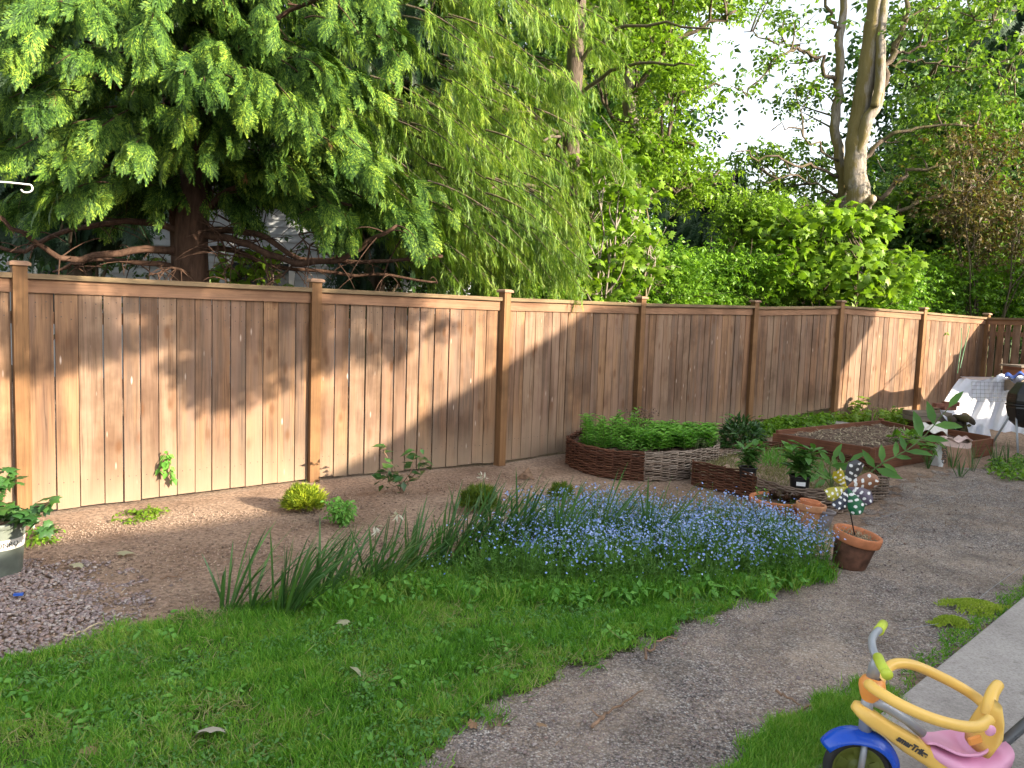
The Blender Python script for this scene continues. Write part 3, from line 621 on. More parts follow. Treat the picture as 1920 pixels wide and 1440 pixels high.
for pts,r in (([P(1577,60,YM+.5),P(1560,40,YM+.5),P(1535,-10,YM+.4),P(1500,-90,YM)],.09),([P(1566,150,YM+.4),P(1540,118,YM),P(1500,95,YM-.2),P(1460,105,YM-.5),P(1400,180,YM-.8)],.08),
 ([P(1530,112,YM),P(1490,85,YM),P(1440,70,YM),P(1395,60,YM)],.05),([P(1570,330,YM+.4),P(1500,305,YM),P(1440,295,YM-.3),P(1380,285,YM-.5)],.06),([P(1570,370,YM+.4),P(1500,330,YM+.2),P(1430,340,YM)],.05),
 ([P(1612,310,YM),P(1660,260,YM),P(1720,240,YM-.3),P(1830,235,YM-.5)],.09),([P(1625,390,YM),P(1670,345,YM-.3),P(1720,320,YM-.4),P(1800,305,YM-.6)],.10),([P(1625,420,YM),P(1690,395,YM-.2),P(1760,365,YM-.3),P(1840,350,YM-.3)],.09),
 ([P(1652,180,YM),P(1668,110,YM),P(1690,60,YM),P(1705,-20,YM),P(1720,-120,YM)],.13),([P(1670,100,YM),P(1720,90,YM),P(1780,60,YM),P(1800,0,YM)],.05),([P(1665,120,YM+.3),P(1730,110,YM+.3),P(1810,130,YM),P(1900,110,YM)],.05),
 ([P(1578,300,YM+.4),P(1540,280,YM),P(1490,240,YM-.4),P(1450,240,YM-.5)],.05),([P(1690,60,YM),P(1730,20,YM),P(1790,20,YM),P(1860,50,YM)],.05),([P(1580,380,YM),P(1530,385,YM),P(1480,380,YM)],.05)):
    Q.append(limb(tb,pts,r*.7,r*.22,8,wob=.05,g=g))
sk=np.concatenate(Q); L1=[]
for n,px,py,Y in ((5,(1375,1500),(80,190),(18,20)),(4,(1450,1530),(-60,40),(18,20)),(3,(1470,1545),(160,230),(19,20)),(18,(1400,1550),(285,395),(19.5,21)),(24,(1670,1920),(-80,130),(18,21)),(34,(1690,1920),(130,300),(18.5,21)),(20,(1680,1800),(280,400),(19,20.5))):
    L1.append(zone(g,n,px,py,Y))
leafy(mt,np.concatenate(L1),32,.38,.14,WH5,L_maple,g,sk,tb,droop=.6); tb.build('limbs',M_barkd,mt)
# maple behind the conifer, with yellow green leaves
g=np.random.default_rng(32); YC=14.
cb=on_ground(at(1186,500,YC)); ct=empty('maple_tree',tuple(cb),'bright leaved maple with pale trunk and crooked limb at the edge of the sky gap','tree')
tb=MB(); Q=[limb(tb,[cb,P(1186,380,YC),P(1184,260,YC),P(1180,140,YC),P(1190,20,YC),P(1196,-120,YC)],.15,.09,10,wob=.015,g=g)]; tb.build('trunk',M_bark,ct)
tb=MB()
for pts,r in (([P(1186,340,YC),P(1203,300,YC-.2),P(1225,275,YC-.4),P(1262,262,YC-.5),P(1300,275,YC-.6)],.07),([P(1184,180,YC),P(1230,120,YC-.3),P(1290,60,YC-.4),P(1380,20,YC-.5)],.06),([P(1182,140,YC),P(1220,70,YC),P(1265,10,YC),P(1290,-80,YC)],.05),([P(1186,240,YC),P(1240,200,YC),P(1300,170,YC),P(1350,160,YC)],.05),([P(1186,250,YC),P(1140,200,YC),P(1110,120,YC)],.05),([P(1190,390,YC),P(1230,360,YC+.4),P(1290,350,YC+.8),P(1340,330,YC+1)],.04)):
    Q.append(limb(tb,pts,r,r*.35,8,wob=.04,g=g))
sk=np.concatenate(Q); pts=[zone(g,60,(1090,1260),(-120,110),(12.4,15)),zone(g,8,(1290,1380),(-100,20),(12.5,15)),zone(g,9,(1190,1300),(110,180),(12.5,15)),zone(g,8,(1180,1235),(180,300),(13,15)),zone(g,16,(1090,1230),(280,420),(13,15)),zone(g,8,(1210,1340),(255,330),(13,15)),zone(g,10,(1200,1350),(300,390),(15,16.5))]
leafy(ct,np.concatenate(pts),70,.28,.095,WH5,L_bright,g,sk,tb,droop=.5); tb.build('limbs',M_barkd,ct)
def bush(name,label,spec,mat,n,sig,size,seed,proto=WH5,cat='bush',grp=None,bark=M_barkd,stems=7,twr=.008):
    g=np.random.default_rng(seed); pts=np.concatenate([zone(g,*q) for q in spec]); c=pts.mean(0); b=on_ground(np.array([c[0],c[1],0]))
    o=empty(name,tuple(b),label,cat,grp); tb=MB(); Q=[]
    for k in range(stems):
        p=pts[g.integers(len(pts))]; Q.append(limb(tb,[b+g.normal(0,.12,3)*[1,1,0],(b+p)/2+g.normal(0,.15,3),p],.03,.01,5,g=g))
    leafy(o,pts,n,sig,size,proto,mat,g,np.concatenate(Q),tb,twr=twr,name='foliage'); tb.build('stems',bark,o); return o
hedge='leafy bushes growing along the back of the fence'
bush('bush','light green bush behind the fence below the weeping conifer',[(70,(1040,1180),(420,590),(11.8,13.2))],L_hedge,75,.24,.06,41,grp=hedge)
bush('bush','round light green bush behind the fourth fence panel, below the sky gap',[(80,(1160,1310),(485,600),(12.6,14.2))],L_hedge,80,.25,.062,42,grp=hedge)
bush('bush','low green bush behind the fifth fence panel',[(80,(1290,1440),(490,600),(13.6,15.2))],L_hedge,80,.26,.065,43,grp=hedge)
bush('bush','upright yellow green bush with small leaves standing left of the big leaved sapling',[(60,(1370,1465),(372,500),(15.2,16.4)),(20,(1370,1460),(480,600),(15.4,16.4))],L_bright,80,.24,.07,44,grp=hedge)
bush('bush','broad green bush under the big leaved sapling',[(90,(1430,1700),(520,610),(14.6,16.4))],L_hedge,75,.28,.07,45,grp=hedge)
bush('bush','mid green bush behind the far corner of the fence',[(110,(1690,1990),(490,620),(18,21))],L_hedge,80,.36,.09,46,grp=hedge)
bush('bush','light leafed bush hugging the fence under the cedar curtain',[(30,(930,1060),(500,560),(10.2,11.2))],L_hedge,70,.2,.055,47,grp=hedge)
bush('maple_sapling','young maple with large pale lobed leaves standing over the fence',[(100,(1450,1640),(405,560),(13.6,15.4)),(16,(1600,1700),(470,560),(14,15)),(10,(1520,1580),(395,430),(14,15))],L_bright,13,.24,.15,48,proto=WHL,cat='young tree')
bush('maple_sapling','thin young maple with pale stems in front of the weeping conifer',[(36,(1060,1240),(350,545),(11.,12.2)),(8,(1080,1160),(280,380),(11,12))],L_bright,12,.22,.12,49,proto=WHL,cat='young tree',bark=M_bark,stems=9)
g=np.random.default_rng(50); YB=21
bush('copper_tree','reddish brown leaved tree among the greens at the right edge',[(44,(1770,1960),(240,500),(17.5,19.5))],L_red,42,.42,.10,50,cat='tree',stems=10)
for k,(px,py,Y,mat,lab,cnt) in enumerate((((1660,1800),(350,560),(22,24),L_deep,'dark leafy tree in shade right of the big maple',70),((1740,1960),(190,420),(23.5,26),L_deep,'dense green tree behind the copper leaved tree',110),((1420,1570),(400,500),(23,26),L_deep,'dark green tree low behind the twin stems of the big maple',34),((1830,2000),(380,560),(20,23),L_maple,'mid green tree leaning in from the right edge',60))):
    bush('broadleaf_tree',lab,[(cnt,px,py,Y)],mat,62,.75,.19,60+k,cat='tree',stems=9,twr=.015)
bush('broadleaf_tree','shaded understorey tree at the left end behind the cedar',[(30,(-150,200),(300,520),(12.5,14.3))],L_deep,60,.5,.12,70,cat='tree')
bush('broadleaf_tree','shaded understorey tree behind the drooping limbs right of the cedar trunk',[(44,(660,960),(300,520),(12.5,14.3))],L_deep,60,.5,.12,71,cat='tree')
bush('maple_sapling','small sapling with bright leaves right of the cedar trunk',[(14,(385,500),(480,545),(8.9,9.5))],L_bright,9,.16,.10,72,proto=WHL,cat='young tree',stems=5)
# distant woodland
g=np.random.default_rng(80); pts=[]
for x0,x1,top in ((-400,1230,-200),(1230,1300,440),(1300,1560,470),(1560,1700,400),(1700,2300,60)):
    n=int((x1-x0)*.35*(580-top)/500)+8; pts.append(zone(g,n,(x0,x1),(top,620),(38,46)))
o=leafy(None,np.concatenate(pts),70,1.7,.42,WH5,L_deep,g,name='distant_woodland'); tag(o,kind='stuff')
o['label']='dark distant woodland closing the view between the trees'; o['category']='woodland'
# unseen tree added out of frame, leaf clumps placed to dapple the fence
g=np.random.default_rng(90); tgt=[]
for px,py,n in ((50,600,5),(60,655,4),(120,650,6),(170,650,5),(100,560,4),(190,600,4),(260,575,3),(330,560,5),(320,625,3),(400,600,6),(370,690,4),(430,720,5),(420,660,6),(470,680,6),(520,650,6),(500,590,7),(560,590,6),(545,650,3),(610,640,4),(640,590,4),(700,580,5),(740,600,4),(680,640,4),(770,585,3),(720,640,2),(20,540,3),(440,560,3)):
    for _ in range(n):
        q=onfence(min(max(px+g.normal(0,26),-10),1500),py+g.normal(0,22)); t=g.uniform(6.4,8.2); tgt.append(q+np.array([SH[0]*t,SH[1]*t,t*math.tan(SEL)]))
tgt=np.array(tgt); c=tgt.mean(0); b=np.array([*(SH*2.2+np.array([-SH[1],SH[0]])*1.3),0]); gt=empty('broadleaf_tree',tuple(b),'unseen tree added out of frame to the right to dapple the fence','tree')
tb=MB(); LH3=np.array([-SH[1],SH[0],0]); Q=[limb(tb,[b,b+[0,0,2.6],b+[-.1,0,5.3]],.12,.07,10,g=g)]; lb=MB(); Q=[limb(lb,[b+[-.1,0,5.2],b+LH3*1.+[0,0,5.5],b+LH3*3+[0,0,5.45],b+LH3*5.2+[0,0,5.3]],.06,.02,8,g=g)]; sk=Q[0]
leafy(gt,tgt,30,.11,.085,WH3,L_maple,g,sk,lb,twr=.006); tb.build('trunk',M_bark,gt); lb.build('limbs',M_bark,gt)

# ------------------------------------------------------------------ lawn, stones, litter (nobody could count them)
def rand_in(poly,n,g,edge=.05):
    p=np.array([[q[0],q[1]] for q in poly]); lo,hi=p.min(0),p.max(0); out=[]; c=0
    lo=np.maximum(lo,[-5.5,1.2]); hi=np.minimum(hi,[13,16.5])
    while c<n:
        x=g.uniform(lo[0],hi[0],n*2); y=g.uniform(lo[1],hi[1],n*2); k=inpoly(poly,x+edge*hn(x,y,11)+g.normal(0,edge*.5,len(x)),y+edge*hn(y,x,13)+g.normal(0,edge*.5,len(x)))
        q=np.stack([x[k],y[k]],1); out.append(q); c+=len(q)
    q=np.concatenate(out)[:n]; return np.column_stack([q,gz(q[:,0],q[:,1])])
def vis(p,m=.15):
    "keep points the view can hold"
    x,y=p[:,0],p[:,1]; return (np.abs(x)<.70*y+m)&(y>1.9)
BLADE=([(-.5,0,0),(.5,0,0),(-.42,.45,.05),(.42,.45,.05),(-.2,.8,.0),(.2,.8,.0),(0,1,-.12)],[(0,1,3,2),(2,3,5,4),(4,5,6)])
def blades(pts,h,wd,g,name,mat,parent=None,lean=.35,dirn=None,sag=1.):
    n=len(pts); D=unit(np.column_stack([g.normal(0,lean,(n,2)),np.ones(n)])) if dirn is None else dirn
    U=unit(g.normal(size=(n,3))*[1,1,.1]); X=frames(D,U); H=h*g.uniform(.5,1.25,n); W=wd*g.uniform(.7,1.3,n)
    X=X*np.stack([W,H,H*sag*1.6],1)[:,:,None]; return inst_mesh(name,BLADE[0],BLADE[1],X,pts,mat,parent)
g=np.random.default_rng(100)
p=rand_in(LAWN,190000,g,.07); p=p[vis(p)]; dens=.55+.45*hn(p[:,0],p[:,1],4.3); p=p[g.random(len(p))<dens*.6+.42]
hh=.040+.018*hn(p[:,0],p[:,1],5.1)+.018*hn(p[:,0],p[:,1],17)
n=len(p); D=unit(np.column_stack([g.normal(.0,.55,n)+.25*hn(p[:,0],p[:,1],7),g.normal(0,.55,n)+.25*hn(p[:,1],p[:,0],9),np.ones(n)])); U=unit(g.normal(size=(n,3))*[1,1,.1])
H=np.maximum(hh,.015)*g.uniform(.6,1.5,n); X=frames(D,U)*np.stack([.0036*g.uniform(.7,1.4,n),H,H*1.8],1)[:,:,None]
o=inst_mesh('grass',BLADE[0],BLADE[1],X,p+[0,0,.018],L_grass); tag(o,'short ragged green lawn in front of the flower bed','grass',kind='stuff')
p=rand_in(LAWN,15000,g,.07); p=p[vis(p)]; q=hn(p[:,0],p[:,1],2.1)+.7*hn(p[:,1],p[:,0],6.3); p=p[(q>.35)|(g.random(len(p))<.10)]; n=len(p)
D=unit(np.column_stack([g.normal(0,1.,(n,2)),g.uniform(.15,.9,n)])); U=unit(g.normal(size=(n,3))); H=.06*g.uniform(.5,1.6,n); X=frames(D,U)*np.stack([.003*np.ones(n),H,H],1)[:,:,None]
o=inst_mesh('dry_grass',BLADE[0],BLADE[1],X,p+[0,0,.03],leafmat('dry_blade',[(.24,.22,.09),(.36,.33,.16),(.20,.30,.06)],.3,.6,scale=5)); tag(o,'dry yellowish blades mixed through the lawn','dry grass',kind='stuff')
p=rand_in(LAWN,1700,g,.05); p=p[vis(p)]; q=hn(p[:,0],p[:,1],2.7); p=p[(q>.2)|(g.random(len(p))<.15)]; n=len(p); D=unit(np.column_stack([g.normal(0,1,(n,2)),g.uniform(.2,.8,n)]))
o=inst_mesh('lawn_weeds',WH5[0],WH5[1],frames(D,rdir(n,g)*.3+[0,0,1.])*(.035*g.uniform(.5,1.5,n))[:,None,None],p+np.column_stack([np.zeros((n,2)),g.uniform(.03,.055,n)]),L_mint); tag(o,'broad leaved weeds tufted through the lawn','weeds',kind='stuff')
p=rand_in(LAWN2,45000,g,.05); p=p[vis(p,.4)]; n=len(p); D=unit(np.column_stack([g.normal(0,.5,n),g.normal(0,.5,n),np.ones(n)])); U=unit(g.normal(size=(n,3))*[1,1,.1]); H=.042*g.uniform(.4,1.5,n)
X=frames(D,U)*np.stack([.0036*g.uniform(.7,1.4,n),H,H*1.8],1)[:,:,None]; o=inst_mesh('grass',BLADE[0],BLADE[1],X,p+[0,0,.018],L_grass); tag(o,'small patch of grass around the tricycle wheel','grass',kind='stuff')
# clover and weeds in the lawn
p=rand_in(LAWN,9000,g,.05); p=p[vis(p)]; q=hn(p[:,0],p[:,1],3.3); p=p[(q>.12)|(g.random(len(p))<.12)]; n=len(p); D=unit(np.column_stack([g.normal(0,1,(n,2)),g.uniform(.1,.7,n)]))
o=inst_mesh('clover',WH3[0],WH3[1],frames(D,rdir(n,g)*.3+[0,0,1.])*(.018*g.uniform(.6,1.5,n))[:,None,None],p+np.column_stack([np.zeros((n,2)),g.uniform(.03,.06,n)]),L_clover); tag(o,'clover and small round weeds through the lawn','clover',kind='stuff')
# stones
def rock(g,k=0):
    V=[(0,0,.6),(0,0,-.6)]+[(math.cos(a)*.9,math.sin(a)*.9,g.uniform(-.25,.25)) for a in np.linspace(0,2*PI,6)[:-1]]+[(math.cos(a+.6)*.6,math.sin(a+.6)*.6,.42) for a in np.linspace(0,2*PI,6)[:-1]]
    V=np.array(V)*g.uniform(.8,1.2,(len(V),1)); F=[(1,2+(i+1)%5,2+i) for i in range(5)]+[(2+i,2+(i+1)%5,7+i) for i in range(5)]+[(2+(i+1)%5,7+(i+1)%5,7+i) for i in range(5)]+[(0,7+i,7+(i+1)%5) for i in range(5)]
    return V,F
M_stone,_t,_b=newmat('loose_stone'); _g=_t.nodes.new('ShaderNodeNewGeometry').outputs['Random Per Island']
_t.links.new(mixc(_t,1.,ramp(_t,_g,[(0,(.12,.09,.085)),(.2,(.25,.19,.18)),(.4,(.19,.15,.15)),(.55,(.30,.20,.16)),(.7,(.27,.225,.22)),(.85,(.38,.33,.30)),(1,(.16,.11,.09))]),ramp(_t,noise(_t,coords(_t),60,4),[(.3,.75),(.7,1.15)]),'MULTIPLY'),_b.inputs[0]); _b.inputs['Roughness'].default_value=.85
M_crumb=plain('crumb',(.36,.265,.20),.9,var=.25,vs=50)
def stones(p,size,g,name,lift=.2,mat=None):
    n=len(p); X=frames(rdir(n,g)*[1,1,.25],np.tile([0,0,1.],(n,1))+g.normal(0,.25,(n,3)))*(size*g.uniform(.55,1.5,n))[:,None,None]*np.stack([np.ones(n),g.uniform(.6,1.,n),g.uniform(.5,.9,n)],1)[:,:,None]
    V,F=rock(g); return inst_mesh(name,V,F,X,p+[0,0,size*lift],mat or M_stone)
ROCK=PX([(-400,1060),(-40,1060),(60,1050),(150,1075),(200,1110),(260,1160),(190,1200),(120,1235),(-60,1275),(-400,1340)])
p=rand_in(ROCK,9500,g,.22); p=p[vis(p,.3)]; tag(stones(p,.0125,g,'rock_mulch',.7),'loose pinkish grey crushed rock at the left edge','crushed rock',kind='stuff')
p=rand_in(GRAV,85000,g,.10); p=p[vis(p,.3)&(g.random(len(p))<np.clip(3.2/p[:,1],0,1)**1.6)]
tag(stones(p,.0042,g,'gravel_stones',2.6),'fine grey pink gravel lying over the path','gravel',kind='stuff')
p=rand_in(GRAV,900,g,.1); p=p[vis(p,.3)&(p[:,1]<7)]; tag(stones(p,.010,g,'larger_pebbles',.9),'scattered larger pebbles on the path','pebbles',kind='stuff')
DIRT=PX([(-300,1060),(60,1010),(600,925),(940,890),(1060,900),(1300,930),(1000,1010),(640,1090),(430,1150),(130,1215),(-300,1290)])
p=rand_in(DIRT,9000,g,.1); p=p[vis(p,.3)]; tag(stones(p,.0055,g,'soil_crumbs',.9,M_crumb),'small stones and crumbs of soil over the bare bed','soil crumbs',kind='stuff')
p=rand_in(PX([(60,990),(600,918),(940,885),(930,900),(560,955),(350,985),(60,1030)]),3600,g,.05); tag(stones(p,.0042,g,'fence_foot_gravel',.9,M_crumb),'pale grit along the foot of the fence','grit',kind='stuff')
FARD=PX([(1560,1040),(1680,900),(1900,860),(1990,900),(1990,1000),(1700,1000)])
p=rand_in(FARD,3000,g,.1); n=len(p); D=unit(np.column_stack([g.normal(0,1,(n,2)),g.normal(0,.1,n)])); X=frames(D,np.tile([0,0,1.],(n,1)))*np.stack([.006*np.ones(n),.045*g.uniform(.4,1.6,n),.01*np.ones(n)],1)[:,:,None]
o=inst_mesh('bark_litter',BLADE[0],BLADE[1],X,p+[0,0,.03],M_twig); tag(o,'dry straw and bark bits over the far path','litter',kind='stuff')
p=rand_in(DIRT,2600,g,.1); p=p[vis(p,.3)]; q=hn(p[:,0],p[:,1],2.2); p=p[(q>0.1)|(g.random(len(p))<.3)]; tag(stones(p,.011,g,'soil_clods',.6,plain('clod',(.20,.135,.10),.95,var=.3,vs=40,bmp=.6)),'dark clods of soil over the bare bed','soil clods',kind='stuff')
def chips(poly,n,L,name,label,mat):
    p=rand_in(poly,n,g,.1); p=p[vis(p,.3)]; n=len(p); D=unit(np.column_stack([g.normal(0,1,(n,2)),g.normal(0,.12,n)])); X=frames(D,np.tile([0,0,1.],(n,1)))*np.stack([L*.10*g.uniform(.6,1.4,n),L*g.uniform(.4,1.6,n),L*.3*np.ones(n)],1)[:,:,None]
    tag(inst_mesh(name,BLADE[0],BLADE[1],X,p+[0,0,.022],mat),label,'litter',kind='stuff')
chips(DIRT,900,.035,'soil_litter','dry bits of leaf and straw over the bare soil',M_straw); chips(GRAV,1500,.03,'path_litter','dry brown bits of bark and stalk over the gravel',M_twig)
# dry twigs and leaves lying about
def twig(pts,r,label,mat=M_twig,side=None):
    t=MB(); Pp=[G(x,y,.018+r) for x,y in pts]; limb(t,Pp,r,r*.45,6,4,.006,g)
    if side: limb(t,[G(*side[0],.025),G(*side[1],.05)],r*.6,r*.3,5,3,.004,g)
    o=t.build('twig',mat); tag(o,label,'twig'); return o
twig([(1110,1375),(1128,1355),(1160,1335),(1205,1305)],.008,'bent pale stick lying on the gravel nearest the lower centre',side=((1128,1355),(1108,1352)))
twig([(1210,1245),(1218,1228),(1245,1208),(1268,1205)],.007,'brown stick at the grass edge right of the lawn middle')
twig([(1068,1165),(1066,1135),(1072,1100)],.007,'dry stalk standing up in the lawn edge')
twig([(1455,1305),(1475,1318),(1500,1332)],.007,'short dark root stub in the gravel left of the tricycle')
twig([(1440,1390),(1470,1360),(1520,1335),(1545,1325)],.009,'thin root along the border of the tricycle grass')
twig([(120,1198),(160,1190),(200,1175)],.006,'pale straw stick across the crushed rock',M_straw)
twig([(300,1092),(330,1085),(345,1078)],.006,'reddish twig on bare soil near the crushed rock')
def fallen(px,py,s,label,mat=L_dead,shape=LOBED,h=.03,cat='leaf'):
    p=G(px,py,h); X=frames(np.array([[g.normal(),g.normal(),.15]]),np.array([[.2,.1,1.]]))*s; o=inst_mesh('fallen_leaf',shape[0],shape[1],X,p[None],mat); return tag(o,label,cat)
M_paleleaf=leafmat('pale_fallen_leaf',[(.30,.30,.17),(.42,.40,.28)],.2,.6)
fallen(1545,1082,.11,'curled brown leaf at the tip of the lawn beside the blue flowers')
fallen(225,1042,.11,'pale green lobed leaf lying on the bare soil',M_paleleaf); fallen(150,1064,.08,'smaller pale leaf left of the lobed one on the soil',M_paleleaf)
o=tag(inst_mesh('dead_leaf_rosette',WHL[0],WHL[1],frames(np.array([[.2,-.6,.6]]),np.array([[0,.3,1.]]))*.10,G(400,1388,.05)[None],leafmat('grey_dead_leaf',[(.33,.31,.25),(.42,.38,.31)],.1,.7)),'withered pale grey leaves standing in the lower left of the lawn','leaf')
fallen(175,1424,.07,'rusty brown leaf low in the left lawn',h=.05); fallen(1010,1368,.05,'small orange leaf on the gravel edge'); fallen(888,1378,.05,'tan leaf where the lawn meets gravel')
fallen(652,1180,.07,'cream coloured leaf under the daffodil leaves',M_paleleaf,h=.05)
fallen(655,1270,.12,'long pale leaf lying in the middle of the lawn',M_paleleaf,LANCE,.05)
o=tag(MB().box(G(35,1128,.04),(.045,.02,.012),.3).build('plastic_scrap',M_blue),'tiny bright blue plastic scrap on the crushed rock','litter')
# moss cushions
for (px,py,rx,ry,lab) in ((1826,1147,.17,.12,'bright yellow green moss cushion beside the patio'),(1782,1177,.10,.06,'smaller moss patch nearer the tricycle')):
    c=G(px,py,.02); n=2600; a=g.uniform(0,2*PI,n); r=np.sqrt(g.random(n))*g.uniform(.7,1.15,n)*(1+.22*np.sin(a*3+rx*40)+.14*np.sin(a*7)); T=c+np.column_stack([rx*r*np.cos(a),ry*r*np.sin(a),.035*(1-r**2).clip(0)])
    o=blades(T,.016,.006,g,'moss_cushion',L_moss,None,.6); tag(o,lab,'moss')
WS=PX([(1640,1330),(1740,1230),(1800,1180),(1900,1110),(1990,1060),(1960,1110),(1760,1250),(1680,1320)])
p=rand_in(WS,2200,g,.05); tag(blades(p+[0,0,.015],.03,.005,g,'patio_edge_weeds',L_grass,None,.9),'thin weeds along the patio edge','weeds',kind='stuff')
# thin line across the gravel
for pts,lab in (([(1640,980),(1700,962),(1790,935),(1850,905)],'thin grey line pegged across the soil right of the terracotta pot'),([(1690,1190),(1790,1175),(1850,1118),(1925,1062)],'thin pale wire lying by the patio')):
    t=MB(); t.tube(np.array([G(x,y,.03) for x,y in pts]),.0013,5); tag(t.build('garden_line',M_metal),lab,'line')

# ------------------------------------------------------------------ forget-me-nots and daffodil leaves
g=np.random.default_rng(110)
FMN=PX([(860,1075),(1000,1000),(1100,985),(1330,1000),(1440,1010),(1520,1040),(1555,1075),(1480,1105),(1350,1120),(1150,1125),(960,1130),(860,1110)])
FM2=PX([(650,1130),(760,1080),(860,1060),(900,1110),(780,1130)])
p1=rand_in(FMN,2700,g,.08); p2=rand_in(FM2,90,g,.06); p=np.concatenate([p1,p2]); n=len(p)
top=np.concatenate([.235+.05*hn(p1[:,0],p1[:,1],5)+.05*hn(p1[:,0],p1[:,1],14)+g.uniform(-.05,.06,len(p1)),np.full(len(p2),.15)]); tb=MB(); lt=[];ld=[];ls=[];fl=[]
sv=[];
for i in range(n):
    a=p[i]+[0,0,.01]; v=np.array([g.normal(0,.20),g.normal(0,.20),1.]); b=a+v*top[i]; m_=(a+b)/2+g.normal(0,.012,3)
    s=unit(g.normal(size=3)*[1,1,0])*.0016
    sv+= [[a-s,a+s,m_+s,m_-s],[m_-s,m_+s,b+s*.6,b-s*.6]]
    for k in range(9):
        t=g.uniform(.05,.85); lt.append(a+(b-a)*t); ld.append([g.normal(),g.normal(),.5]); ls.append(g.uniform(.025,.055)*(1.25-t*.7))
    dens=.35+.6*hn(np.array([a[0]]),np.array([a[1]]),4.0)[0]+.6*hn(np.array([a[0]]),np.array([a[1]]),11.)[0]+(.35 if a[1]>4.7 else -.35)+float(np.clip((a[0]-.25)*1.1,-.9,.25))
    for k in range(g.poisson(max(.12,3.6*dens+1.2))):
        q=b+g.normal(0,1,3)*[.045,.045,.03]; fl.append(q); sv.append([m_+(b-m_)*.6-s*.5,m_+(b-m_)*.6+s*.5,q+s*.3,q-s*.3])
fm=empty('forget_me_not_patch',tuple(p1.mean(0)),'wide drift of forget-me-nots covered in tiny blue flowers between lawn and soil','flowers'); fm['kind']='stuff'
poly_mesh('stems',np.array(sv),L_fmn,fm)
lt=np.array(lt);ld=unit(np.array(ld)); inst_mesh('leaves',LANCE[0],LANCE[1],frames(ld,np.tile([0,0,1.],(len(lt),1)))*np.array(ls)[:,None,None],lt,L_fmn,fm)
PET=([(0,0,0)]+[(math.cos(a)*r,math.sin(a)*r,0) for a,r in [(2*PI*i/10,1. if i%2==0 else .62) for i in range(10)]],[(0,1+i,1+(i+1)%10) for i in range(10)])
fl=np.array(fl); U=unit(g.normal(0,.5,(len(fl),3))+[0,-.35,.8]); inst_mesh('petals',PET[0],PET[1],frames(rdir(len(fl),g),U)*(.0062*g.uniform(.55,1.7,len(fl)))[:,None,None],fl,L_blue,fm)
fm_o=fm
def strap(p,q,wd,bend,g,n=6):
    d=q-p; c=p+d*.5+np.array([0,0,bend]); P_=bez(p,c,q,n); s=unit(np.cross(unit(d),[0,0,1.])+g.normal(0,.35,3)); out=[]
    W=[.7,1,1,.85,.55,.06] if n==6 else np.linspace(1,.1,n)
    return P_,s,W
def strapclump(name,label,c,n,h,spread,wd,mat,g,lean=(0,0),cat='plant',grp=None,buds=0):
    mb_=MB(); 
    for k in range(n):
        a=g.uniform(0,2*PI); b=c+np.array([math.cos(a),math.sin(a),0])*g.uniform(0,spread*.25); H=h*g.uniform(.55,1.1)
        q=b+np.array([math.cos(a)*spread*g.uniform(.2,1.)+lean[0]*g.uniform(.3,1.3),math.sin(a)*spread*g.uniform(.2,1.)+lean[1],H]); P_,s,W=strap(b,q,wd,H*g.uniform(.08,.3),g); V=[]
        if g.random()<.18: P_[-1][2]-=H*.3; P_[-2][2]-=H*.06
        for i in range(6): V+= [P_[i]+s*wd*W[i]/2,P_[i]-s*wd*W[i]/2]
        mb_.add(V,[(2*i,2*i+1,2*i+3,2*i+2) for i in range(5)],0,True)
    o=mb_.build(name,mat); tag(o,label,cat,grp); o.data.materials.append(L_pale)
    return o
GD='daffodil leaf clumps along the flower bed'
daf=[((430,1150),9,.40,'daffodil leaves, the loose clump nearest the left end of the bed'),((470,1148),7,.30,'drooping daffodil leaves second from the left end of the bed'),((535,1160),26,.42,'thick daffodil clump with bent pale leaf at the lawn corner'),((600,1130),12,.38,'daffodil leaves in front of the small leafy shrub'),((655,1105),12,.34,'daffodil leaves right of the small leafy shrub'),
 ((690,1100),9,.30,'sparse daffodil leaves beside a few blue flowers'),((715,1110),14,.38,'daffodil leaves under the first withered flower'),((775,1080),16,.38,'daffodil leaves leaning right before the bare soil'),((830,1070),20,.40,'dense daffodil clump left of the golden shrub'),((872,1060),20,.42,'tall daffodil clump directly before the golden shrub'),
 ((925,1050),22,.40,'daffodil clump right of the golden shrub'),((975,1045),20,.42,'daffodil clump at the left border of the blue flowers'),((1040,1060),16,.40,'daffodil leaves rising among the first blue flowers'),((1120,1040),12,.42,'daffodil leaves in the middle of the blue flowers'),((1215,1045),14,.42,'rightmost daffodil leaves among the blue flowers')]
for (x,y),n,h,lab in daf: strapclump('daffodil_leaves',lab,G(x,y,.01),int(n*2.1),h*(1.12 if x<800 else 1.32),.24,.0155,L_blade,g,(.20,-.02),grp=GD)
for (x,y,b,lab) in ((950,975,(905,1050),'withered white daffodil bloom above the leaf clumps'),(745,962,(722,1110),'papery white daffodil bloom over bare soil'),(705,986,(700,1100),'second papery daffodil bloom hanging lower'),(908,895,(890,1000),'white seedy bloom behind the golden shrub'),(1013,952,(960,1040),'faded daffodil bloom at the left of the blue flowers')):
    c=G(*b,.01); q=at(x,y,c[1]); t=MB(); t.tube(bez(c,(c+q)/2+[0,0,.05],q,6),.003,5); st=t.build('daffodil_bloom',M_stem); tag(st,lab,'flower')
    T=q+g.normal(0,.008,(7,3)); inst_mesh('petals',LANCE[0],LANCE[1],frames(unit(g.normal(size=(7,3))+[0,0,-.5]),rdir(7,g))*.05,T,L_pale,st)
    st.children[0].name='petals'
EDGE=PX([(560,1150),(700,1105),(860,1095),(1000,1110),(1250,1115),(1480,1095),(1555,1075),(1560,1090),(1440,1125),(1200,1145),(960,1145),(780,1135),(620,1165)])
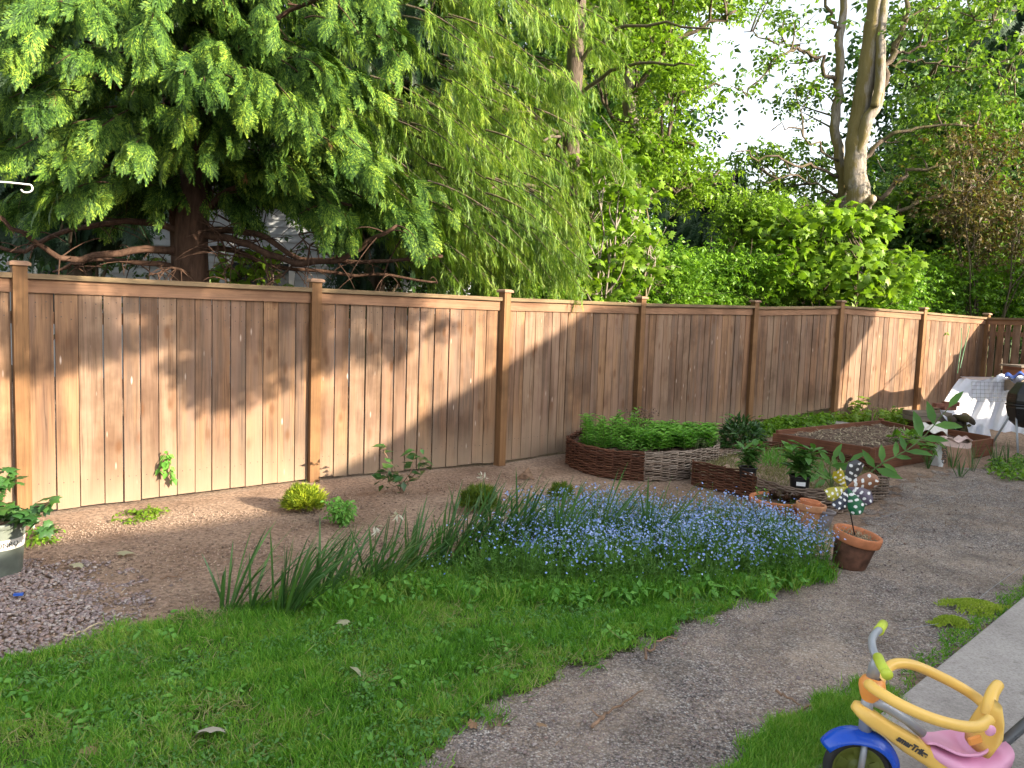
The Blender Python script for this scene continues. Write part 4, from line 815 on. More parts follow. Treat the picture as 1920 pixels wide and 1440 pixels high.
p=rand_in(EDGE,9000,g,.06); q=hn(p[:,0],p[:,1],6.)+.6*hn(p[:,1],p[:,0],15.); p=p[(q>-.2)|(g.random(len(p))<.25)]; tag(blades(p+[0,0,.015],.13,.005,g,'long_grass',L_grass,None,.45),'longer unmown grass where the lawn meets the flower bed','long grass',kind='stuff')
p=rand_in(EDGE,700,g,.08); n=len(p); D=unit(np.column_stack([g.normal(0,1,(n,2)),g.uniform(.1,.8,n)])); o=inst_mesh('bed_weeds',WH3[0],WH3[1],frames(D,rdir(n,g)*.3+[0,0,1.])*(.045*g.uniform(.5,1.4,n))[:,None,None],p+np.column_stack([np.zeros((n,2)),g.uniform(.04,.12,n)]),L_mint); tag(o,'low leafy weeds along the front of the flower bed','weeds',kind='stuff')
c=G(985,898,.03); V=[c+[-.10,0,-.03],c+[.09,-.03,-.03],c+[.03,.06,-.03],c+[.03,0,.09],c+[-.03,-.02,.03]]
o=MB().add(V,[(0,1,4),(1,3,4),(1,2,3),(2,0,3),(0,4,3)]).build('bark_scrap',M_twig); tag(o,'pointed brown scrap of bark on the soil before the third post','bark')
# ------------------------------------------------------------------ small shrubs
def globe(name,label,px,py,r,g,mat=L_gold,n=900,cat='shrub',grp=None,fs=.10):
    c=G(px,py); o=empty(name,tuple(c),label,cat,grp); tb=MB(); cr=Crown(); ctr=c+[0,0,r*.72]
    U=rdir(n,g); U[:,2]=np.abs(U[:,2]*1.1)-.35; U=unit(U); rr=r*g.uniform(.35,1.12,n)**.7*(1+.16*hn(U[:,0]*3,U[:,2]*3+U[:,1]*3,2.)); T=ctr+U*rr[:,None]*[1,1,.85]-[0,0,r*.1]
    for k in range(26): v=U[k]; tb.tube(bez(c,c+[0,0,r*.4],ctr+v*r*.7,5),[.008,.006,.005,.003,.002],5,cap=False)
    cr.put(T,unit(U+g.normal(0,.35,(n,3))+[0,0,.6]),fs*g.uniform(.6,1.2,n)*np.ones(n),U); tb.build('stems',M_barkd,o); cr.build('foliage',SPIKY,mat,o,.8,g); return o
g=np.random.default_rng(120)
globe('golden_shrub','round golden conifer shrub standing alone before the second fence post',569,958,.125,g,n=1000,fs=.065)
globe('golden_shrub','golden shrub half hidden by daffodil leaves',897,958,.13,g,fs=.06,n=900,mat=L_olive)
globe('golden_shrub','small golden shrub left of the wicker bed',1052,938,.09,g,n=320,fs=.055,mat=L_olive)
def sparse(name,label,stems,leaf,size,mat,g,stemmat=M_twig,r=.005,nl=10,cat='shrub',drop=.2,shape=LEAF,lspread=.05):
    "stems: world paths; leaves on their upper parts"
    tb=MB(); T=[];D=[]
    o=empty(name,tuple(stems[0][0]),label,cat)
    for s in stems:
        Q=limb(tb,s,r,r*.4,6,5,.004,g)
        for k in range(nl): i=g.integers(int(len(Q)*.35),len(Q)); T.append(Q[i]+g.normal(0,lspread*.4,3)); D.append([g.normal(),g.normal(),g.normal(0,.4)-drop+.2])
    tb.build('stems',stemmat,o); D=unit(np.array(D)); inst_mesh('foliage',shape[0],shape[1],frames(D,unit(np.tile([0,-.3,1.],(len(T),1))+g.normal(0,.3,(len(T),3))))*(size*g.uniform(.6,1.2,len(T)))[:,None,None],np.array(T),mat,o); return o
c=G(755,926); Y=c[1]
sparse('camellia_sapling','spindly camellia with glossy leaves and red stems in bare soil by the fence',[[c,at(748,900,Y),at(740,880,Y),at(722,850,Y),at(724,836,Y)],[c,at(758,905,Y),at(772,880,Y-.05),at(778,850,Y-.05)],[c,at(762,908,Y),at(785,878,Y+.05),at(790,862,Y)],[c,at(745,912,Y),at(732,908,Y),at(727,880,Y)]],1,.10,L_peony,g,nl=18,shape=LEAF,lspread=.07,r=.006)
c=G(640,985); Y=c[1]
sparse('azalea_shrub','small azalea shrub with light tips between daffodils and bare soil',[[c,c+[g.normal(0,.05),g.normal(0,.05),.09],c+[g.normal(0,.12),g.normal(0,.1),g.uniform(.12,.2)]] for k in range(14)],1,.035,L_mint,g,nl=26,shape=WH3,r=.004)
c=on_ground(G(1610,785)); Y=posts[6][1]+.1
Y=12.9
sparse('fence_vine','leafy vine shoot against the sunlit fence behind the raised bed',[[at(1600,788,Y),at(1606,770,Y),at(1612,755,Y-.05),at(1620,748,Y-.1)],[at(1603,788,Y),at(1602,765,Y),at(1606,750,Y-.05)]],1,.11,L_bright,g,nl=14,shape=LOBED,lspread=.12)
Y=G(1636,800)[1]
sparse('bare_twig_shrub','leafless brown twig bush at the back of the raised bed',[[G(1636,800),at(1640+g.normal(0,3),775,Y),at(1638+dx,752+abs(dx)*.3,Y)] for dx in (-14,-6,2,9,18,28)],1,.02,L_dead,g,nl=2,r=.007)
# sprig caught on the fence
q=onfence(314,845); nrm=np.array([FD[1],-FD[0],0]); a=onfence(313,848)+nrm*.02
sparse('wilted_sprig','wilted leafy sprig hanging from a gap in the first full fence panel',[[a,a+nrm*.035+[0,0,-.06],a+nrm*.05+[0,0,-.17]],[a,a+nrm*.04+FD*.012+[0,0,-.08],a+nrm*.05+FD*.012+[0,0,-.2]],[a,a+nrm*.03-FD*.03+[0,0,-.02],a+nrm*.03-FD*.06+[0,0,-.14]]],1,.075,L_mint,g,nl=12,drop=1.6,shape=LEAF,r=.003,cat='sprig',lspread=.03)
# weeds along the fence
def patch(name,label,poly,n,size,mat,g,hmax=.1,shape=WH3,cat='weeds'):
    p=rand_in(poly,n,g,.08); h=g.uniform(.01,hmax,n)*(1+.5*hn(p[:,0],p[:,1],9)); T=p+np.column_stack([np.zeros((n,2)),h]); D=unit(np.column_stack([g.normal(0,1,(n,2)),g.uniform(-.1,.5,n)]))
    o=inst_mesh(name,shape[0],shape[1],frames(D,unit(g.normal(0,.35,(n,3))+[0,0,1]))*(size*g.uniform(.6,1.4,n))[:,None,None],T,mat); return tag(o,label,cat,kind='stuff')
patch('fence_weeds','low leafy weeds below the stepped fence panel',PX([(1420,800),(1560,785),(1570,800),(1540,808),(1450,815),(1390,830)]),900,.07,L_hedge,g,.12)
patch('fence_weeds','sunlit weeds along the fence behind the wooden bed',PX([(1570,790),(1700,782),(1710,800),(1690,800),(1580,800)]),500,.08,L_bright,g,.16)
patch('fence_weeds','yellow green weeds at the foot of the first fence panel',PX([(230,962),(300,955),(300,975),(240,985)]),90,.035,L_bright,g,.05)
patch('fence_weeds','small weeds beside the grey pot',PX([(40,1000),(110,995),(100,1020),(40,1030)]),60,.035,L_hedge,g,.05)
patch('fence_weeds','green weeds beside the compost tumbler legs',PX([(1850,875),(1990,860),(1990,900),(1880,905)]),500,.05,L_hedge,g,.14)

# ------------------------------------------------------------------ wicker beds
g=np.random.default_rng(130)
def resample(P,st):
    P=np.array(P,float); d=np.r_[0,np.cumsum(np.linalg.norm(np.diff(P,axis=0),axis=1))]; n=max(2,int(d[-1]/st)); t=np.linspace(0,d[-1],n+1); return np.column_stack([np.interp(t,d,P[:,k]) for k in range(3)])
def smooth(P,k=10):
    P=[np.array(p,float) for p in P]; out=[]
    for i in range(len(P)-1):
        a=P[max(i-1,0)];b=P[i];c=P[i+1];d=P[min(i+2,len(P)-1)]
        for q in range(k):
            t=q/k; out.append(.5*((2*b)+(-a+c)*t+(2*a-5*b+4*c-d)*t*t+(-a+3*b-3*c+d)*t**3))
    return np.array(out+[P[-1]])
def wicker(path,h,mat,root,name='wicker_panel',r=.0085,ds=.09):
    P=resample(path,ds/4); n=len(P); T=unit(np.gradient(P,axis=0)*[1,1,0]); Nn=np.column_stack([T[:,1],-T[:,0],np.zeros(n)]); m=MB(); rows=int(h/(r*1.5))
    for k in range(rows):
        ph=PI*(k%2)+g.normal(0,.1); z=.01+k*r*1.5; rr=r*g.uniform(.8,1.15); off=np.sin(np.arange(n)*PI/4+ph)*.013
        Q=P+Nn*off[:,None]+[0,0,z]; Q[:,2]+=.004*np.sin(np.arange(n)*.35+k)+g.normal(0,.0012,n)+.004*np.sin(np.arange(n)*.11); m.tube(Q,rr,5)
    o=m.build(name,mat,root); s=MB()
    for i in range(0,n,8): MB().tube([P[i],P[i]+[0,0,h+.012*g.random()]],.008,6).build('stake',mat,root)
    return o
def soilfill(poly,z,root,amp=.02,mat=None,st=.06,name='soil'):
    p=np.array(poly)[:,:2]; lo,hi=p.min(0),p.max(0); xs=np.arange(lo[0]-st,hi[0]+st,st); ys=np.arange(lo[1]-st,hi[1]+st,st); V=[];F=[];ix={}
    def vi(i,j):
        if (i,j) not in ix: ix[(i,j)]=len(V); x,y=xs[i],ys[j]; V.append((x,y,z+amp*hn(np.array([x]),np.array([y]),7)[0]+amp*.5*g.normal()))
        return ix[(i,j)]
    for i in range(len(xs)-1):
        for j in range(len(ys)-1):
            if inpoly(p,np.array([xs[i]+st/2]),np.array([ys[j]+st/2]))[0]: F.append((vi(i,j),vi(i+1,j),vi(i+1,j+1),vi(i,j+1)))
    return MB().add(V,F,0,True).build(name,mat or M_soil,root)
W1a=smooth([G(1062,868),G(1080,882),G(1130,895),G(1207,903)]); W1b=smooth([G(1207,903),G(1270,901),G(1320,893),G(1343,884),G(1340,872)])
W1c=smooth([G(1340,872),G(1300,853),G(1200,846),G(1100,850),G(1062,868)])
b1=empty('wicker_bed',tuple(G(1200,880)),'woven willow bed against the fence, half brown half grey, full of mint','garden bed')
wicker(W1a,.30,M_wicker,b1); wicker(W1b,.30,M_wicker2,b1); wicker(W1c,.30,M_wicker,b1)
B1=np.concatenate([W1a[:-1],W1b[:-1],W1c[:-1]]); soilfill(B1,.24,b1)
W2a=smooth([G(1297,910),G(1340,920),G(1385,930),G(1418,943)]); W2b=smooth([G(1418,943),G(1470,962),G(1540,968),G(1610,952),G(1655,935),G(1663,925)])
W2c=smooth([G(1663,925),G(1620,905),G(1530,880),G(1450,868),G(1395,872)]); W2d=smooth([G(1395,872),G(1345,882),G(1310,895),G(1297,910)])
b2=empty('wicker_bed',tuple(G(1500,915)),'lower woven willow bed with worn grass inside, behind the terracotta pots','garden bed')
wicker(W2a,.25,M_wicker,b2); wicker(W2b,.23,M_wicker2,b2); wicker(W2c,.25,M_wicker,b2); wicker(W2d,.20,M_wicker2,b2)
B2=np.concatenate([W2a[:-1],W2b[:-1],W2c[:-1],W2d[:-1]]); soilfill(B2,.13,b2,mat=M_dirt)
p=rand_in(B2,5200,g,.01); p[:,2]=.13; tag(blades(p,.07,.005,g,'bed_grass',leafmat('dry_grass',[(.10,.14,.03),(.20,.20,.08),(.30,.26,.14)],.3,.6,scale=5),None,.6),'thin yellowing grass inside the lower wicker bed','grass',kind='stuff')
# mint
def mintstem(T,D,S,c,h,g,lw,tb):
    tip=c+[g.normal(0,.03),g.normal(0,.03),h]; tb.tube([c,tip],[.003,.002],4,cap=False)
    for k in range(int(h/.022)):
        q=c+(tip-c)*(k+1)/int(h/.022+1); a=k*1.57+g.random()*.4
        for s in (0,PI): T.append(q); D.append([math.cos(a+s),math.sin(a+s),.35]); S.append(lw*g.uniform(.7,1.15))
def herb(name,label,poly,n,z,h0,h1,lw,mat,g,cat='herbs',kind='stuff'):
    p=rand_in(poly,n,g,.0); o=empty(name,tuple(p.mean(0)),label,cat); o['kind']=kind; T=[];D=[];S=[];tb=MB()
    for q in p: q=q.copy(); q[2]=z; mintstem(T,D,S,q,g.uniform(h0,h1),g,lw,tb)
    tb.build('stems',M_stem,o); T=np.array(T);D=unit(np.array(D)); inst_mesh('leaves',LEAF[0],LEAF[1],frames(D,np.tile([0,0,1.],(len(T),1)))*np.array(S)[:,None,None],T,mat,o); return o
herb('mint_patch','dense bright mint filling the right part of the wicker bed',PX([(1205,890),(1335,882),(1335,862),(1200,852),(1170,870)]),330,.24,.05,.22,.09,L_mintb,g)
herb('mint_patch','taller thinner mint stems in the left part of the wicker bed',PX([(1085,882),(1205,893),(1200,852),(1100,852)]),60,.24,.12,.34,.075,L_mintb,g)
herb('mint_patch','low mint under the tall stems at the left',PX([(1085,882),(1205,893),(1200,852),(1100,852)]),170,.24,.05,.14,.06,L_mint,g)
herb('thyme_patch','dull low thyme at the right rim of the wicker bed',PX([(1300,886),(1342,882),(1340,868),(1310,865)]),120,.24,.06,.13,.03,leafmat('thyme',[(.10,.13,.06),(.17,.19,.10)],.2,.6),g)
Y=G(1205,870)[1]; sparse('dry_seed_stems','dry brown flower stems behind the mint by the fence',[[at(1200+dx*.5,820,Y),at(1200+dx*.9,785,Y),at(1202+dx*1.3,768+abs(dx)*.2,Y)] for dx in (-16,-9,-2,5,11,20)],1,.025,L_purple,g,nl=16,shape=WH3,r=.0025)
# peony like bush right of the wicker bed
def mound(name,label,c,r,h,n,size,mat,g,shape=LANCE,cat='bush',up=.5):
    o=empty(name,tuple(c),label,cat); tb=MB(); U=rdir(n,g); U[:,2]=np.abs(U[:,2]); rr=g.uniform(.35,1,n)**.5; T=c+U*rr[:,None]*[r,r,h]
    for k in range(18): tb.tube(bez(c,c+[0,0,h*.5],T[k],5),.005,4,cap=False)
    tb.build('stems',M_stem,o); inst_mesh('foliage',shape[0],shape[1],frames(unit(U+g.normal(0,.5,(n,3))-[0,0,.3]),U+[0,0,up])*(size*g.uniform(.6,1.2,n))[:,None,None],T,mat,o); return o
mound('peony_bush','dark green peony bush between the wicker bed and wooden bed',G(1390,838),.30,.36,700,.12,L_peony,g)
Y=G(1390,838)[1]; sparse('tall_shoot','lighter leafy shoot rising above the peony bush',[[G(1372,842),at(1368,800,Y),at(1362,772,Y)]],1,.13,L_mint,g,nl=16,shape=LANCE,stemmat=M_stem)
# ------------------------------------------------------------------ wooden raised beds
def woodbed(c4,h,label,fill=.04,boards=2):
    o=empty('raised_bed',tuple(np.mean(c4,0)),label,'raised bed')
    n=len(c4)
    for i in range(n):
        a,b=np.array(c4[i]),np.array(c4[(i+1)%n]); d=(b-a); L=np.linalg.norm(d[:2]); rz=math.atan2(d[1],d[0]); mid=(a+b)/2
        for k in range(boards):
            hh=h/boards; m=MB(); m.box((mid[0],mid[1],mid[2]+hh*(k+.5)),(L-.05,.035+.003*k,hh-.004),rz); m.build('side_board',M_bedwood,o)
        m=MB(); m.box((a[0],a[1],a[2]+h/2-.004),(.055,.055,h-.012),rz+.3); m.build('corner_post',M_bedwood,o)
    z=float(np.mean([p[2] for p in c4]))+h-fill; q=np.array(c4); ctr=q.mean(0); soilfill(ctr+(q-ctr)*.985,z,o,amp=.018); return o,z
C4=[G(1634,884),G(1452,852),G(1650,818),G(1772,858)]
C4=[on_ground(p) for p in C4]
rb,rz_=woodbed(C4,.27,'wide reddish wooden raised bed of bare mulched soil')
q=np.array(C4); ctr=q.mean(0); p=rand_in(ctr+(q-ctr)*.9,900,g,.0); p[:,2]=rz_+.02; n=len(p)
X=frames(unit(np.column_stack([g.normal(0,1,(n,2)),g.normal(0,.15,n)])),np.tile([0,0,1.],(n,1)))*np.stack([.010*np.ones(n),.07*g.uniform(.4,1.5,n),.02*np.ones(n)],1)[:,:,None]
tag(inst_mesh('mulch',BLADE[0],BLADE[1],X,p,M_straw),'pale straw and shredded mulch scattered on the raised bed','mulch',kind='stuff')
C5=[on_ground(x) for x in (G(1808,862),G(1690,850),G(1760,828),G(1856,852))]
rb2,_=woodbed(C5,.22,'smaller dark raised bed behind the fertiliser bag',fill=.08)
Y=G(1700,850)[1]
mound('squash_plant','broad yellow green squash leaves spilling from the raised bed corner',np.array([*at(1712,830,9.2)[:2],rz_-.01]),.30,.14,42,.13,L_hedge,g,LOBED,'plant',1.2)
# stepping stones
for px,py,rz,lab in ((1535,806,.1,'flat grey paving stone at the back rim of the wooden bed, left one'),(1565,799,.3,'flat grey paving stone nearest the fifth post')):
    c=G(px,py); m=MB(); m.box((c[0],c[1],c[2]+.03),(.42,.3,.06),rz); o=m.build('paving_stone',M_concrete); tag(o,lab,'paving stone')
# ------------------------------------------------------------------ pots
def rotm(ax,ang): return np.array(Matrix.Rotation(ang,3,ax))
def pot(name,label,c,r,h,rim,mats,tilt=None,fill=.8,taper=.68,cat='flower pot',soil=True,grp=None,band=None):
    "c = centre of the foot; rim = rim band height"
    o=empty(name,tuple(c),label,cat,grp); M=tilt if tilt is not None else np.eye(3)
    t=.07*r+.004; m=MB(); m.lathe([(0,.0),(r*taper,0),(r*taper+.003,.006),(r*.95-(r*.95-r*taper)*rim/h,h-rim)],c,36,0,M); m.build('body',mats[1],o)
    m=MB(); m.lathe([(r*.93-t,h-rim-.01),(r*.99,h-rim-.002),(r*1.02,h-rim+.004),(r*1.04,h-.006),(r*1.03,h),(r*1.0-t*.7,h),(r*.98-t,h-.006),(r*.9-t,h*.45)],c,36,0,M); m.build('rim',mats[0],o)
    if soil:
        k=20; V=[(0,0,h*fill+.012)];F=[]
        for ri,f in enumerate((.5,.92)):
            for j in range(k): a=2*PI*j/k; V.append((r*(f-.03)*math.cos(a),r*(f-.03)*math.sin(a),h*fill+g.normal(0,.004)))
        F=[(0,1+j,1+(j+1)%k) for j in range(k)]+[(1+j,1+k+j,1+k+(j+1)%k,1+(j+1)%k) for j in range(k)]
        m=MB().add(np.array(V)@M.T+np.array(c),F,0,True); m.build('soil',M_soil,o)
    return o
# big tilted pot with the pinwheel
c=G(1590,1066); M=rotm('Y',R(10))@rotm('X',R(5)); sc0=c[1]/FPX
R_=.148*1.03*c[1]/5.0
c=c+np.array([0,0,.018]); pot('terracotta_pot','large tilted terracotta pot with damp dark base at the path edge',c,.149,.24,.06,(M_terra,M_terradark),M)
potc=c; potM=M
n=220; a=g.uniform(0,2*PI,n); rr=.14*np.sqrt(g.random(n)); T=np.column_stack([rr*np.cos(a),rr*np.sin(a),np.full(n,.21)])@M.T+c
tag(blades(T,.03,.006,g,'pot_litter',M_straw,None,1.2),'straw bits and seedlings on the soil of the tilted pot','litter',kind='stuff')
c=G(1460,966); pot('terracotta_bowl','wide low terracotta bowl planted with dark sempervivum',c,.24,.15,.045,(M_terra,M_terra),None,.86,cat='flower pot')
for k,(dx,dy) in enumerate(((-.03,.02),(.08,.06),(.12,-.06),(.02,-.1),(.19,.0),(-.02,.13),(.10,.15))):
    n=46; cc=c+np.array([dx*.9,dy*.8,.135]); U=rdir(n,g); U[:,2]=np.abs(U[:,2]); o=inst_mesh('succulent',LANCE[0],LANCE[1],frames(unit(U+[0,0,.25]),U+[0,0,.6])*np.array([2.6,1,1])[None,:,None]*(.065*g.uniform(.7,1.1,n))[:,None,None],cc+U*.008,L_purple); tag(o,'dark rosette succulent in the wide terracotta bowl','succulent','dark rosettes crowded in the wide terracotta bowl')
for px,lab in ((1422,'left of two green sprouts in the wide bowl'),(1433,'right of two green sprouts in the wide bowl')):
    cc=at(px,935,c[1]); cc[2]=.13; T=[];D=[];S=[];tb=MB(); mintstem(T,D,S,cc,.10,g,.035,tb); T=np.array(T); o=empty('sprout',tuple(cc),lab,'plant'); tb.build('stems',M_stem,o); inst_mesh('leaves',LEAF[0],LEAF[1],frames(unit(np.array(D)+[0,0,.5]),np.tile([0,0,1.],(len(T),1)))*np.array(S)[:,None,None],T,L_mint,o)
c=G(1515,990); pot('terracotta_pot','pale terracotta pot holding the smaller stacked pot',c,.112,.20,.05,(M_terra2,M_terra2),rotm('Y',R(4)),soil=False)
pot('terracotta_pot','small orange terracotta pot stacked inside the pale one',c+np.array([-.01,0,.085]),.078,.14,.035,(M_terra,M_terra),rotm('Y',R(6)),soil=False)
c=G(1543,996); pot('grey_pot','grey glazed pot right of the stacked terracotta pots',c+[0,.06,0],.09,.16,.02,(M_greypot,M_greypot),rotm('Y',R(8)),soil=False)
# black nursery pots with leafy plants
def nursery(px,py,Yr,r,h,lab,lab2,big):
    d_=ray(px,py); c=d_*((.14-CH)/d_[2]); c[2]=.14; o=pot('nursery_pot',lab,c,r,h,.015,(M_blackpl,M_blackpl),None,.9,.8)
    v=unit(-c*[1,1,0]); s=np.array([-v[1],v[0],0]); s=s*(1 if s[0]>0 else -1); m=MB(); q=c+v*(r*.965)+s*r*.12+[0,0,h*.62]
    m.add([q+s*a_*r*.42+[0,0,b_]+v*.004 for a_,b_ in ((-1,-.016),(1,-.016),(1,.016),(-1,.016))]+[q+s*a_*r*.42+[0,0,b_]-v*.02 for a_,b_ in ((-1,-.016),(1,-.016),(1,.016),(-1,.016))],[(0,1,2,3),(0,4,5,1),(1,5,6,2),(2,6,7,3),(3,7,4,0)]); m.build('label_sticker',M_white,o)
    t=empty('potted_plant',tuple(c+[0,0,h*.9]),lab2,'plant'); tb=MB(); T=[];D=[];S=[]
    for k in range(big[0]):
        a=g.uniform(0,2*PI); l=g.uniform(.5,1)*big[1]; e=c+np.array([math.cos(a)*l*.45,math.sin(a)*l*.45,h*.9+l]); P_=bez(c+[0,0,h*.88],c+[0,0,h*.9+l*.6],e,6); tb.tube(P_,.003,4,cap=False)
        for i in range(1,6):
            for _ in range(2): T.append(P_[i]); b=g.uniform(0,2*PI); D.append([math.cos(b),math.sin(b),g.uniform(-.3,.8)]); S.append(big[2]*g.uniform(.6,1.1))
    tb.build('stems',M_stem,t); T=np.array(T); inst_mesh('leaves',LANCE[0],LANCE[1],frames(unit(np.array(D)),np.tile([0,0,1.],(len(T),1)))*np.array([1.5,1,1])[None,:,None]*np.array(S)[:,None,None],T,L_big,t)
nursery(1401,903,7.75,.085,.14,'black nursery pot at the left back of the lower wicker bed','leafy seedling in the left nursery pot',(12,.24,.13))
nursery(1498,925,7.2,.09,.16,'black nursery pot with white sticker behind the stacked pots','broad leaved plant in the stickered nursery pot',(13,.28,.18))
p=rand_in(PX([(1425,900),(1470,905),(1470,880),(1430,880)]),110,g,.0); p[:,2]=.14; tag(blades(p,.17,.010,g,'tall_grass_tuft',L_mint,None,.3),'taller grass tuft between the two nursery pots','grass')
# large milkweed like plant leaning right
def bigleaf(name,label,stems,size,g,nl):
    tb=MB(); T=[];D=[];U=[]; o=empty(name,tuple(stems[0][0]),label,'plant')
    for s,k in zip(stems,nl):
        Q=limb(tb,s,.009,.004,6,6,.002,g)
        for j in range(k):
            i=int(len(Q)*(.3+.68*j/k)); i=min(i,len(Q)-2); d=unit(Q[i+1]-Q[i]); side=unit(np.cross(d,[0,-.7,.7])); 
            for sg in ((1,-1) if j%1==0 else (1,)):
                T.append(Q[i]); D.append(d*.55+side*sg*1.0+g.normal(0,.22,3)); U.append(np.cross(d,side)*(-1)+g.normal(0,.3,3)+[0,-.4,.6])
        T.append(Q[-1]); D.append(Q[-1]-Q[-3]); U.append([0,-.5,1.])
    tb.build('stems',M_stem,o); T=np.array(T); D=unit(np.array(D)); X=frames(D,unit(np.array(U)))*np.array([1.25,1,1])[None,:,None]*(size*g.uniform(.6,1.1,len(T)))[:,None,None]
    inst_mesh('leaves',LANCE[0],LANCE[1],X,T,L_big,o)
Y=7.0; b=at(1600,915,Y); b[2]=.13
bigleaf('milkweed_plant','tall plant with long oval leaves leaning right across the raised bed',[[b,at(1628,890,Y-.05),at(1655,868,Y-.1),at(1690,850,Y-.1),at(1735,815,Y-.1),at(1778,765,Y-.1)]],.25,g,[6])
b=at(1560,905,Y); b[2]=.13
bigleaf('milkweed_plant','big leaved plant with drooping stems behind the pinwheel',[[b,at(1545,895,Y),at(1520,878,Y),at(1492,872,Y)],[b,at(1570,880,Y),at(1592,865,Y)],[b,at(1556,880,Y),at(1562,862,Y)]],.19,g,[4,3,2])
# onion clumps in front of the bag
GO='onion clumps standing in the bark at the far right'
for (x,y),n,h,lab in (((1740,880),24,.26,'onion clump nearest the raised bed corner'),((1785,878),16,.28,'onion leaves before the fertiliser bag'),((1800,896),14,.22,'low onion clump in front of the bag, lying outwards'),((1822,885),18,.36,'tall onion clump right of the bag'),((1868,880),20,.34,'onion clump before the compost tumbler'),((1890,876),16,.30,'onion leaves under the compost tumbler'),((1912,884),14,.26,'onion clump cut by the right border')):
    strapclump('onion_clump',lab,G(x,y,.01),n,h,.13,.009,L_blade,g,cat='onion plant',grp=GO)
# ------------------------------------------------------------------ fertiliser bag
def textmesh(s,size,name,mat,parent,M4,bold=.0,extr=.0008,bend=None,shear=0.):
    cu=bpy.data.curves.new('t','FONT'); cu.body=s; cu.size=size; cu.offset=bold; cu.extrude=extr; cu.shear=shear; cu.align_x='CENTER'; cu.align_y='CENTER'
    to=bpy.data.objects.new('t',cu); col.objects.link(to); dg=bpy.context.evaluated_depsgraph_get(); me=bpy.data.meshes.new_from_object(to.evaluated_get(dg)); bpy.data.objects.remove(to)
    if bend:
        for v in me.vertices: a=v.co.x/bend; r=bend+v.co.z; v.co=Vector((r*math.sin(a),v.co.y,r*math.cos(a)-bend))
    me.transform(Matrix(M4)); me.name=name; me.materials.clear(); return link(name,me,mat,parent)
def m4(x,y,z,o): return ((x[0],y[0],z[0],o[0]),(x[1],y[1],z[1],o[1]),(x[2],y[2],z[2],o[2]),(0,0,0,1))
c=on_ground(G(1785,878)); c=on_ground(G(1784,873)); Y=c[1]
bag=empty('fertiliser_bag',tuple(c),'crumpled open brown and white soil bag slumped on the bark','bag')
wv=np.array([1,.12,0])/np.hypot(1,.12); dv=np.array([-.12,1,0]); 
m=MB(); V=[];F=[];nu,nv=28,12
for j in range(nv+1):
    z=.32*j/nv
    for i in range(nu):
        a=2*PI*i/nu; e=.55; cx=np.sign(math.cos(a))*abs(math.cos(a))**e*(.235-.03*j/nv); cy=np.sign(math.sin(a))*abs(math.sin(a))**e*(.12*(1-.45*j/nv)); w_=1+.05*math.sin(5*a+j*.9)+.03*g.normal()
        V.append(c+wv*cx*w_+dv*cy*w_+np.array([0,0,z*(1+.12*math.sin(a*2+.5)*(j/nv))]))
F=[(j*nu+i,j*nu+(i+1)%nu,(j+1)*nu+(i+1)%nu,(j+1)*nu+i) for j in range(nv) for i in range(nu)]
mi=MB()
for f in F:
    j=f[0]//nu; i=f[0]%nu; mi.f.append(list(f)); ctr=np.mean([V[k] for k in f],0)-c; u=ctr@wv; mi.m.append(1 if (j>=9) else (2 if u<-.19 else 0)); mi.sm.append(True)
mi.v.append(np.array(V)); mi.n=len(V); mi.build('sack',[M_bag,M_bagp,M_white],bag)
textmesh('YGRO',.075,'lettering',M_ink,bag,m4([0,0,-1],wv,-dv,c-wv*.20-dv*.128+np.array([0,0,.15])),.001)
m=MB(); V=[c+wv*(-.18+.36*i/8)+dv*(-.09+.13*j/4)+np.array([0,0,.325+.022*math.sin(i*1.3)+.018*math.sin(j*2+i)]) for j in range(5) for i in range(9)]
m.add(V,[(j*9+i,j*9+i+1,(j+1)*9+i+1,(j+1)*9+i) for j in range(4) for i in range(8)],0,True); o=m.build('folded_top',M_bagp,bag); o.modifiers.new('s','SOLIDIFY').thickness=.006
# white crumpled cloth at the bed corner
def sheet(fn,nu,nv,name,mat,th=.003,parent=None):
    V=[fn(i/nu,j/nv) for j in range(nv+1) for i in range(nu+1)]; F=[(j*(nu+1)+i,j*(nu+1)+i+1,(j+1)*(nu+1)+i+1,(j+1)*(nu+1)+i) for j in range(nv) for i in range(nu)]
    o=MB().add(V,F,0,True).build(name,mat,parent); md=o.modifiers.new('s','SOLIDIFY'); md.thickness=th; return o
def f_(u,v):
    p=at(1720+u*55,815+v*14+4*math.sin(u*9),10.0+(.5-v)*.5); p[2]=.33+.05*math.sin(u*3.1)+.03*math.sin(u*11+v*5)-.05*v; return p
tag(sheet(f_,20,8,'crumpled_cloth',M_label),'pale crumpled cloth lying over the squash at the bed corner','cloth')
